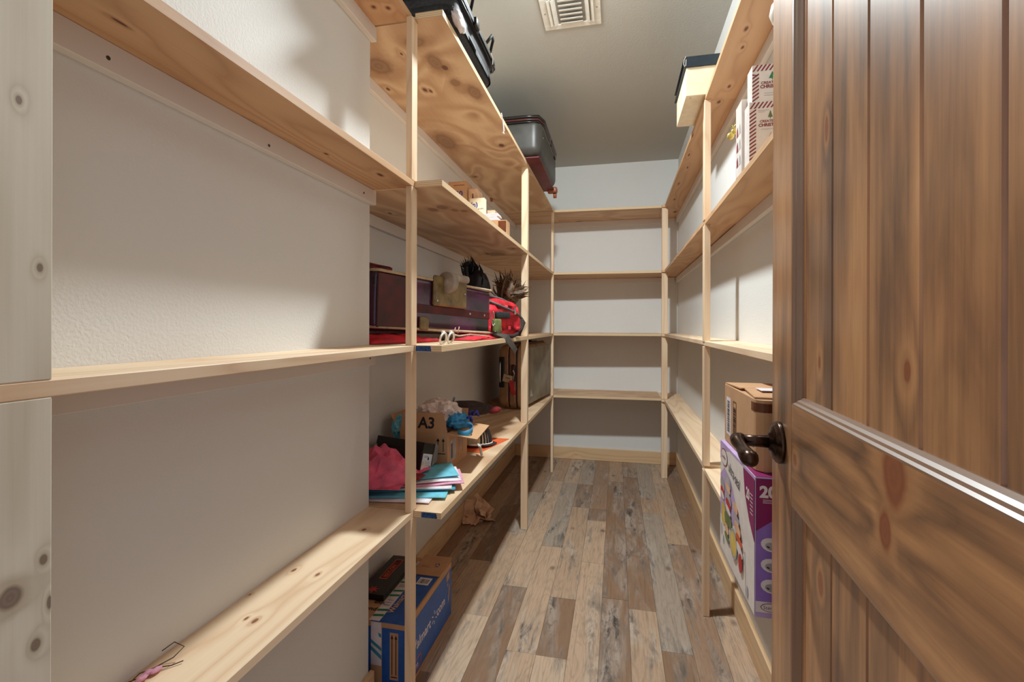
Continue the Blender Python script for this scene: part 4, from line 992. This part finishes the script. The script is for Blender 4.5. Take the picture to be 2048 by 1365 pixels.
F.poly('print_glyph', 'card', [[(.375, .17), (.405, .178), (.405, .205), (.372, .20)], [(.380, .15), (.392, .155), (.388, .165), (.380, .162)], [(.388, .08), (.400, .09), (.410, .15), (.400, .145)]], W, 1)
F.poly('print_glyph', 'orp', [F.rect(.05, .026, .12, .030), F.rect(.05, .026, .054, .066), F.rect(.116, .026, .120, .066), F.rect(.05, .062, .12, .066)], W, 1); F.text('m', .068, .033, .035, 'wpaper', W)
# top flaps
bm = B(); box(bm, bx0, -.7945, by0 + .001, by1, bz, bz + .003); fl1 = emit('top_flap', bm, 'card', W)
bm = B(); box(bm, -.7935, bx1 - .006, by0 + .001, by1 - .13, bz, bz + .003); fl2 = emit('top_flap', bm, 'bluebox', W); fl2['label'] = 'blue printed top flap'
bm = B(); mm = Matrix.Translation((-.7, by1 - .13, bz + .0045)) @ Matrix.Rotation(R(4), 4, 'X'); box(bm, -.085, .034, .0, .135, 0, .003, m=mm); fl3 = emit('top_flap', bm, 'card', W)
bm = B(); box(bm, bx1 - .0055, bx1, by0 + .001, by1, bz, bz + .004); emit('box_rim', bm, 'card', W)
F = Face((bx0, by0, bz + .003), (1, 0, 0), (0, 1, 0))
F.text('this', .072, .09, .028, 'ink', W, bold=.0006); F.text('end', .060, .05, .028, 'ink', W, bold=.0006)
F.poly('tape', 'wpaper', [F.rect(.104, .0, .142, .40)], W, 1)
st = []
for k in range(12):
    v = .02 + k * .030
    if k in (2, 3, 6, 10): continue
    st.append([(.105, v), (.141, v + .006), (.141, v + .018), (.105, v + .012)])
F.poly('tape_stripe', 'grn', st, W, 2)
F.poly('tape_glyph', 'lgrey', [F.rect(.112, v, .134, v + .006) for v in (.085, .1, .115, .205, .215)], W, 3)
F.text('Walmart', .165, .05, .030, 'peach', W, rot=R(90) * 0 + 1.57, bold=.0005)
F.poly('shipping_label', 'wpaper', [F.rect(.165, .235, .215, .285)], W, 2); F.poly('barcode_bars', 'ink', F.bars(.170, .245, .210, .275, 12, 8), W, 3)
F = Face(mm @ Vector((-.085, 0, .003)), (1, 0, 0), mm.to_3x3() @ Vector((0, 1, 0)))
F.poly('recycle_mark', 'dblue', [[(.080 + .011 * math.cos(a), .07 + .018 * math.sin(a)), (.080 + .011 * math.cos(a + 1.4), .07 + .018 * math.sin(a + 1.4)), (.080 + .007 * math.cos(a + 1.4), .07 + .012 * math.sin(a + 1.4)), (.080 + .007 * math.cos(a), .07 + .012 * math.sin(a))] for a in (0, 2.1, 4.2)], W)
F.poly('print_lines', 'card_d', [F.rect(.02, .05, .055, .052), F.rect(.02, .06, .05, .062)], W)
# dark flat package on top
D_ = thing('packet', (-.86, 1.66, bz), 'flat black and red packet with orange framed title, on top of the blue shipping box', 'box')
mm = frame((-.852, 1.655, bz + .0045), 0)
bm = B(); box(bm, -.052, .050, -.12, .16, 0, .022, m=mm); emit('body', bm, 'black', D_, bevel=.001)
F = Face(mm @ Vector((-.052, -.12, .022)), (1, 0, 0), (0, 1, 0))
F.poly('title_frame', 'orp', [F.rect(.030, .10, .062, .25)], D_); F.poly('title_ground', 'darkred', [F.rect(.033, .105, .059, .245)], D_, 1); F.text('REVLON', .055, .113, .024, 'orp', D_, rot=1.57, l=2, bold=.0005)
F.poly('red_burst', 'redp', [[(.045 + (.026 if k % 2 else .010) * math.cos(k * .45), .028 + (.026 if k % 2 else .010) * math.sin(k * .45)) for k in range(14)]], D_)
# kraft paper crumple
t = thing('crumpled_paper', (-.86, 2.83, 0), 'crumpled brown kraft paper lying on the floor under the left shelves', 'paper')
bm = B()
for q, (c, w_, d_, rz, rx, ry) in enumerate((((-.865, 2.81, .055), .13, .15, .3, .9, .3), ((-.80, 2.84, .045), .12, .13, -.6, -.7, .6), ((-.83, 2.86, .075), .09, .16, 1.2, .5, -.8), ((-.905, 2.84, .035), .09, .10, .1, .2, .5), ((-.82, 2.78, .030), .11, .09, .9, -.3, -.2))):
    mm = frame(c, rz, rx, ry)
    def fn(u, v):
        x, y = (u - .5) * w_, (v - .5) * d_
        p = mm @ Vector((x, y, .06 * abs(x) * 2.5 * (1 if q % 2 else -1) + .03 * ridge((x * 12, y * 12, q * 3.), 2)))
        p.z = max(p.z, .0015 + .0006 * q); p.x = max(p.x, -.919); return p
    sheet(bm, fn, 10, 10, .001)
emit('folded_sheet', bm, 'kraft', t)

# ------------------------------------------------ twig on the near left shelf
t = thing('dried_flower', (-.745, .64, Z4), 'thin dark twig with pinkish dried petals on the lowest near-left shelf', 'dried flower')
bm = B()
tube(bm, [(-.752, .595, Z4 + .003), (-.750, .615, Z4 + .010), (-.742, .632, Z4 + .008), (-.728, .655, Z4 + .012), (-.724, .672, Z4 + .020), (-.740, .668, Z4 + .028), (-.748, .652, Z4 + .022)], .0009, 5)
tube(bm, [(-.742, .632, Z4 + .008), (-.725, .65, Z4 + .003), (-.715, .662, Z4 + .004)], .0009, 5); tube(bm, [(-.75, .612, Z4 + .004), (-.76, .60, Z4 + .003), (-.758, .58, Z4 + .002)], .0009, 5)
emit('stem', bm, 'twig', t)
bm = B()
for i, (x, y) in enumerate(((-.744, .625), (-.737, .632), (-.742, .612))): blob(bm, (x, y, Z4 + .006), (.006, .009, .004), .2, i, 2)
emit('petals', bm, 'ppaper', t)

# ------------------------------------------------ right side goods
# cream box with navy lid, overhanging the top right shelf
Q = thing('gift_box', (.37, 2.25, 2.178), 'cream box with navy hinged lid overhanging the top right shelf', 'box')
qx0, qx1, qy0, qy1, qz0, qz1 = .283, .46, 2.095, 2.412, 2.1785, 2.298
bm = B(); box(bm, qx0, qx1, qy0, qy1, qz0, qz1); emit('body', bm, 'cream', Q, bevel=.001)
bm = B(); box(bm, qx0 - .010, qx1 + .004, qy0 - .006, qy1 + .01, qz1 + .001, qz1 + .005); box(bm, qx0 - .002, qx1 + .004, qy0 - .0075, qy0 - .0045, qz1 - .002, qz1 + .042); box(bm, qx0 - .010, qx1 + .004, qy0 - .006, qy1 + .01, qz1 + .038, qz1 + .042)
emit('lid', bm, 'navy', Q, bevel=.0008)
bm = B(); tube(bm, [(qx0 - .003, qy0 - .008, qz1 + .042), (qx0 - .009, qy0 - .008, qz1 + .030), (qx0 - .011, qy0 - .008, qz1 + .012), (qx0 - .008, qy0 - .008, qz1 + .002), (qx0 - .003, qy0 - .008, qz1 + .004), (qx0 - .002, qy0 - .008, qz1 + .03)], .0012, 6); emit('lid_edging', bm, 'white', Q)
bm = B(); lathe(bm, [(0, 0), (.004, 0), (.003, .001), (0, .0012)], Matrix.Translation((qx0 + .02, qy0 + .02, qz0)) @ Matrix.Rotation(R(180), 4, 'X'), 10); emit('stud', bm, 'lgrey', Q)

# christmas craft boxes on second right shelf
ZR2 = 1.656
def xbox(name, x0, x1, y0, y1, z0, z1, label):
    t = thing(name, ((x0 + x1) / 2, (y0 + y1) / 2, z0), label, 'box')
    bm = B(); box(bm, x0, x1, y0, y1, z0, z1); emit('body', bm, 'offw', t, bevel=.0006); return t
def stripes(F, x0, v0, x1, v1, bw, t, n=30):
    """diagonal candy stripes around the border of a face"""
    out = []; hh = v1 - v0; ww = x1 - x0; s = .0105
    def band(u0, w0, u1, w1, horizontal):
        L_ = (u1 - u0) if horizontal else (w1 - w0); m = int(L_ / s)
        for i in range(m):
            if horizontal: a = u0 + i * s; out.append([(a, w0), (a + s * .45, w0), (a + s * .45 + (w1 - w0) * .7, w1), (a + (w1 - w0) * .7, w1)] if a + s * .45 + (w1 - w0) * .7 < u1 else [(a, w0), (min(u1, a + s * .45), w0), (u1, (w0 + w1) / 2), (a, w0)][:3])
            else: a = w0 + i * s; out.append([(u0, a), (u1, a + (u1 - u0) * .7), (u1, a + (u1 - u0) * .7 + s * .45), (u0, a + s * .45)] if a + (u1 - u0) * .7 + s * .45 < w1 else [(u0, a), (u1, min(w1, a)), (u0, min(w1, a + s * .45))])
    band(x0, v1 - bw, x1, v1, True); band(x0, v0 + .0, x0 + bw, v1 - bw, False)
    F.poly('candy_stripes', 'maroonp', out, t)
yb = 1.420
t = xbox('craft_box', .358, .488, yb, yb + .05, ZR2 + .001, 1.832, 'lower white craft box with red striped border on the second right shelf')
F = Face((.358, yb, ZR2), (1, 0, 0), (0, 0, 1)); stripes(F, 0, .003, .128, .174, .017, t)
F.text('CREATE A POP', .026, .117, .0095, 'maroonp', t, bold=.0002); F.text('CHRISTMAS', .023, .106, .0115, 'maroonp', t, bold=.0004); F.poly('print_lines', 'lgrey', [F.rect(.03, .098, .07, .0992), F.rect(.022, .150, .05, .1515), F.rect(.022, .146, .04, .1472)], t)
F.poly('tree_print', 'olg', [[(.047, .131), (.059, .131), (.053, .150)], F.rect(.052, .127, .054, .131)], t); F.poly('ribbon_print', 'lgrey', [[(.048, .075), (.056, .082), (.066, .084), (.070, .090), (.060, .088), (.054, .088)], [(.048, .075), (.056, .072), (.062, .064), (.064, .068), (.058, .076)]], t)
t = xbox('craft_box', .366, .488, yb + .004, yb + .054, 1.8325, 1.935, 'upper white craft box with red striped border and green tree')
F = Face((.366, yb + .004, 1.8325), (1, 0, 0), (0, 0, 1)); stripes(F, 0, .0, .120, .102, .017, t)
F.text('CREATE A POP', .022, .048, .0105, 'maroonp', t, bold=.0002); F.text('CHRISTMAS', .020, .037, .0125, 'maroonp', t, bold=.0004); F.poly('print_lines', 'lgrey', [F.rect(.03, .022, .09, .0232), F.rect(.03, .016, .09, .0172)], t)
F.poly('tree_print', 'grn', [[(.042, .063), (.060, .063), (.051, .082)], F.rect(.050, .058, .052, .063)], t)
t = xbox('craft_box', .352, .488, yb + .058, yb + .125, ZR2 + .001, 1.868, 'tall white craft box with small pictures, behind the striped boxes')
F = Face((.352, yb + .125, ZR2), (0, -1, 0), (0, 0, 1))
pl = []
for r_ in range(3):
    for c_ in range(2): pl.append([(.010 + c_ * .028, .030 + r_ * .045), (.030 + c_ * .028, .030 + r_ * .045), (.022 + c_ * .028, .060 + r_ * .045), (.012 + c_ * .028, .052 + r_ * .045)])
F.poly('small_pictures', 'maroonp', pl[::2], t); F.poly('small_pictures', 'lgrey', pl[1::2], t)
t = thing('jingle_bells', (.345, 1.57, ZR2 + .1), 'pair of small yellow-gold bells with a bow hanging beside the white craft boxes', 'bells')
for x, z, r_ in ((.340, 1.795, .0105), (.350, 1.808, .009)):
    bm = B(); bmesh.ops.create_uvsphere(bm, u_segments=18, v_segments=10, radius=r_); bm.transform(Matrix.Translation((x, 1.56, z))); emit('bell', bm, 'gold', t, smooth=True)
bm = B(); tube(bm, [(.350, 1.56, 1.816), (.345, 1.56, 1.828), (.338, 1.56, 1.826), (.346, 1.56, 1.820), (.356, 1.56, 1.83), (.358, 1.56, 1.822), (.350, 1.56, 1.816)], .0018, 6)
tube(bm, [(.350, 1.56, 1.816), (.354, 1.55, 1.80), (.3525, 1.545, 1.795)], .001, 5); emit('bow', bm, 'gold', t, smooth=True)
# yellow bottle with white ball
t = thing('yellow_duster', (.374, 1.20, ZR2 + .001), 'slim yellow duster topped by a white ball, on the second right shelf beside the door', 'duster')
bm = B(); lathe(bm, [(0, 0), (.016, 0), (.020, .01), (.022, .05), (.023, .14), (.020, .20), (.012, .225), (0, .226)], Matrix.Translation((.377, 1.20, ZR2 + .001)), 20); emit('body', bm, 'ylw', t, smooth=True)
bm = B(); lathe(bm, [(0, .215), (.012, .22), (.010, .235), (.014, .25), (.026, .262), (.032, .28), (.028, .30), (.015, .314), (0, .316)], Matrix.Translation((.377, 1.20, ZR2 + .001)), 24); o = emit('knob', bm, 'white', t, smooth=True); o['label'] = 'white ball top'

# purple container box and brown carton on fourth right shelf
ZR4 = .618
P_ = thing('container_box', (.36, 1.21, ZR4), 'purple and white printed food container box overhanging the fourth right shelf', 'box')
px0, px1, py0, py1, pz1 = .277, .475, 1.047, 1.372, .904
bm = B(); box(bm, px0, px1, py0, py1, ZR4 + .0005, pz1); emit('body', bm, 'lilac', P_, bevel=.001)
F = Face((px0, py1, ZR4), (0, -1, 0), (0, 0, 1)); Lp = py1 - py0; Hp = pz1 - ZR4
F.poly('picture_ground', 'offw', [F.rect(.002, .002, Lp - .002, Hp - .006)], P_)
F.poly('lilac_swoosh', 'lilac', [[(.002, Hp - .090), (.05, Hp - .060), (.12, Hp - .075), (.19, Hp - .13), (.235, Hp - .20), (.25, .02), (.002, .06)], [(0, Hp - .002), (.23, Hp - .002), (.20, Hp - .006), (.1, Hp - .006), (.04, Hp - .02), (0, Hp - .05)]], P_, 1)
F.poly('picture_fade', 'offw', [[(.002, .002), (.26, .002), (.25, .10), (.17, .12), (.08, .09), (.002, .09)]], P_, 2)
F.poly('plum_corner', 'plum', [[(.235, Hp - .006), (Lp - .002, Hp - .006), (Lp - .002, Hp - .135), (.285, Hp - .105), (.25, Hp - .06)]], P_, 2)
F.text('ultra-seal', .095, Hp - .055, .038, 'ink', P_, rot=-.14, l=3, xs=.8)
F.poly('brand_oval', 'maroonp', [F.ell(.048, Hp - .035, .036, .022)], P_, 3); F.poly('brand_oval_ground', 'offw', [F.ell(.048, Hp - .035, .033, .0195)], P_, 4); F.text('Sterilite', .022, Hp - .039, .014, 'maroonp', P_, l=5)
F.text('20', .262, Hp - .062, .032, 'offw', P_, l=3, bold=.0012, xs=.8); F.poly('print_lines', 'offw', [F.rect(.292, Hp - .045 - k * .008, .312, Hp - .043 - k * .008) for k in range(6)], P_, 3)
for (u, v, a, b, mt) in ((.03, .175, .026, .018, 'lgrey'), (.03, .158, .022, .010, 'redp'), (.033, .148, .02, .008, 'offw'), (.045, .105, .024, .030, 'yel'), (.095, .20, .030, .016, 'lgrey'), (.095, .185, .026, .010, 'peach'), (.10, .160, .030, .016, 'lgrey'), (.10, .148, .027, .010, 'redp'), (.10, .132, .027, .008, 'offw'),
                         (.085, .105, .025, .018, 'olg'), (.12, .108, .018, .016, 'olg'), (.085, .08, .022, .012, 'peach'), (.09, .06, .026, .010, 'olg'), (.175, .165, .022, .012, 'peach'), (.185, .145, .026, .010, 'lgrey'), (.195, .125, .030, .014, 'peach'), (.21, .105, .028, .010, 'orp'), (.215, .085, .030, .012, 'offw'), (.16, .075, .034, .036, 'lgrey'), (.16, .075, .028, .029, 'yel'), (.225, .06, .016, .022, 'redp')):
    lv_ = (lv_ if 'lv_' in globals() else 4) + .4
    F.poly('container_picture', mt, [F.ell(u, v, a, b, 16, -.15)], P_, lv_)
F.poly('small_icons', 'lgrey', [F.ell(.02, .055, .009, .016), F.ell(.044, .035, .008, .012), F.ell(.272, .022, .006, .014)], P_, 3.4)
F = Face((px0, py0, ZR4), (1, 0, 0), (0, 0, 1)); Wp = px1 - px0
F.poly('violet_ground', 'violet', [F.rect(.001, .026, Wp - .001, Hp - .003)], P_)
F.poly('plum_band', 'plum', [[(.001, Hp - .003), (Wp - .001, Hp - .003), (Wp - .001, Hp - .085), (.08, Hp - .075), (.035, Hp - .085), (.001, Hp - .11)]], P_, 1)
F.poly('white_band', 'offw', [F.rect(.001, .012, Wp - .001, .034)], P_, 1)
F.text('20', .008, Hp - .040, .032, 'offw', P_, l=2, bold=.0014); F.poly('print_lines', 'offw', [F.rect(.014, Hp - .046 - k * .003, .035, Hp - .045 - k * .003) for k in range(3)], P_, 2)
F.poly('brand_oval', 'maroonp', [F.ell(.030, .023, .020, .009)], P_, 2); F.poly('brand_oval_ground', 'offw', [F.ell(.030, .023, .0185, .0078)], P_, 3); F.text('Sterilite', .015, .0195, .010, 'maroonp', P_, l=4)
for v in (.150, .108, .066):
    F.poly('lid_picture', 'offw', [F.ell(.030, v, .020, .014, 14, -.2)], P_, 2); F.poly('lid_shadow', 'lgrey', [F.ell(.031, v - .003, .013, .008, 14, -.2)], P_, 3); F.poly('lid_latch', 'ink', [F.ell(.024, v - .004, .0035, .0014, 8, -.5)], P_, 4)
F = Face((px0, py0, pz1), (1, 0, 0), (0, 1, 0)); F.poly('top_plum', 'plum', [F.rect(.001, .001, Wp - .001, .085)], P_); F.text('ultra', .02, .03, .04, 'offw', P_, bold=.001)

N_ = thing('carton', (.37, 1.24, pz1 + .001), 'plain brown taped carton with barcodes, stacked on the purple container box', 'box')
nz0, nz1 = pz1 + .002, 1.056
nx0, nx1, ny0, ny1 = .287, .46, 1.075, 1.372
rc = .022
poly = [(nx0, ny1), (nx0, ny0 + rc)] + [(nx0 + rc - rc * math.cos(a), ny0 + rc - rc * math.sin(a)) for a in (.4, .8, 1.2)] + [(nx0 + rc, ny0), (nx1, ny0), (nx1, ny1)]
bm = B(); prism(bm, poly, nz0, nz1); emit('body', bm, 'card', N_, bevel=.0008)
for i, q in enumerate(([(nx0 + .001, ny0 + .02), (nx1 - .001, ny0 + .004), (nx1 - .001, 1.222), (nx0 + .012, 1.222)], [(nx0 + .004, 1.224), (nx1 - .001, 1.226), (nx1 - .001, ny1 - .001), (nx0 + .001, ny1 - .001)])):
    bm = B(); prism(bm, q, nz1 + .0005, nz1 + .0035)
    for v in bm.verts: v.co.z += (abs(v.co.y - (ny0 if i == 0 else ny1))) * .05 * (.5 + (v.co.x - nx0) * 4)
    emit('top_flap', bm, 'card', N_)
bm = B(); box(bm, nx0 + .03, nx1, 1.15, 1.20, nz1 + .010, nz1 + .0115); emit('paper_label', bm, 'wpaper', N_)
F = Face((nx0, ny1, nz0), (0, -1, 0), (0, 0, 1))
F.poly('barcode_label', 'wpaper', [F.rect(.022, .022, .070, .120)], N_); F.poly('barcode_bars', 'ink', F.bars(.032, .030, .058, .112, 22, 4, True), N_, 1)
F.poly('barcode_frame', 'tape', [F.rect(.092, .020, .095, .118), F.rect(.122, .020, .125, .118), F.rect(.095, .115, .122, .118), F.rect(.095, .020, .122, .023)], N_); F.poly('barcode_bars', 'ink', F.bars(.096, .030, .121, .105, 18, 6, True), N_, 1)
bm = B(); pts = [(nx0 - .0006, ny0 + rc + .018)] + [(nx0 + rc - (rc + .0006) * math.cos(a), ny0 + rc - (rc + .0006) * math.sin(a)) for a in (0, .4, .8, 1.2, 1.57)] + [(nx0 + rc + .012, ny0 - .0006)]
for a, b in zip(pts, pts[1:]): bm.faces.new([bm.verts.new(v) for v in ((*a, nz1 - .026), (*b, nz1 - .026), (*b, nz1 - .007), (*a, nz1 - .007))])
emit('tape', bm, 'tape', N_)['label'] = 'piece of brown tape round the corner'

# tidy helper property
for o in bpy.data.objects:
    if '_o' in o.keys(): del o['_o']
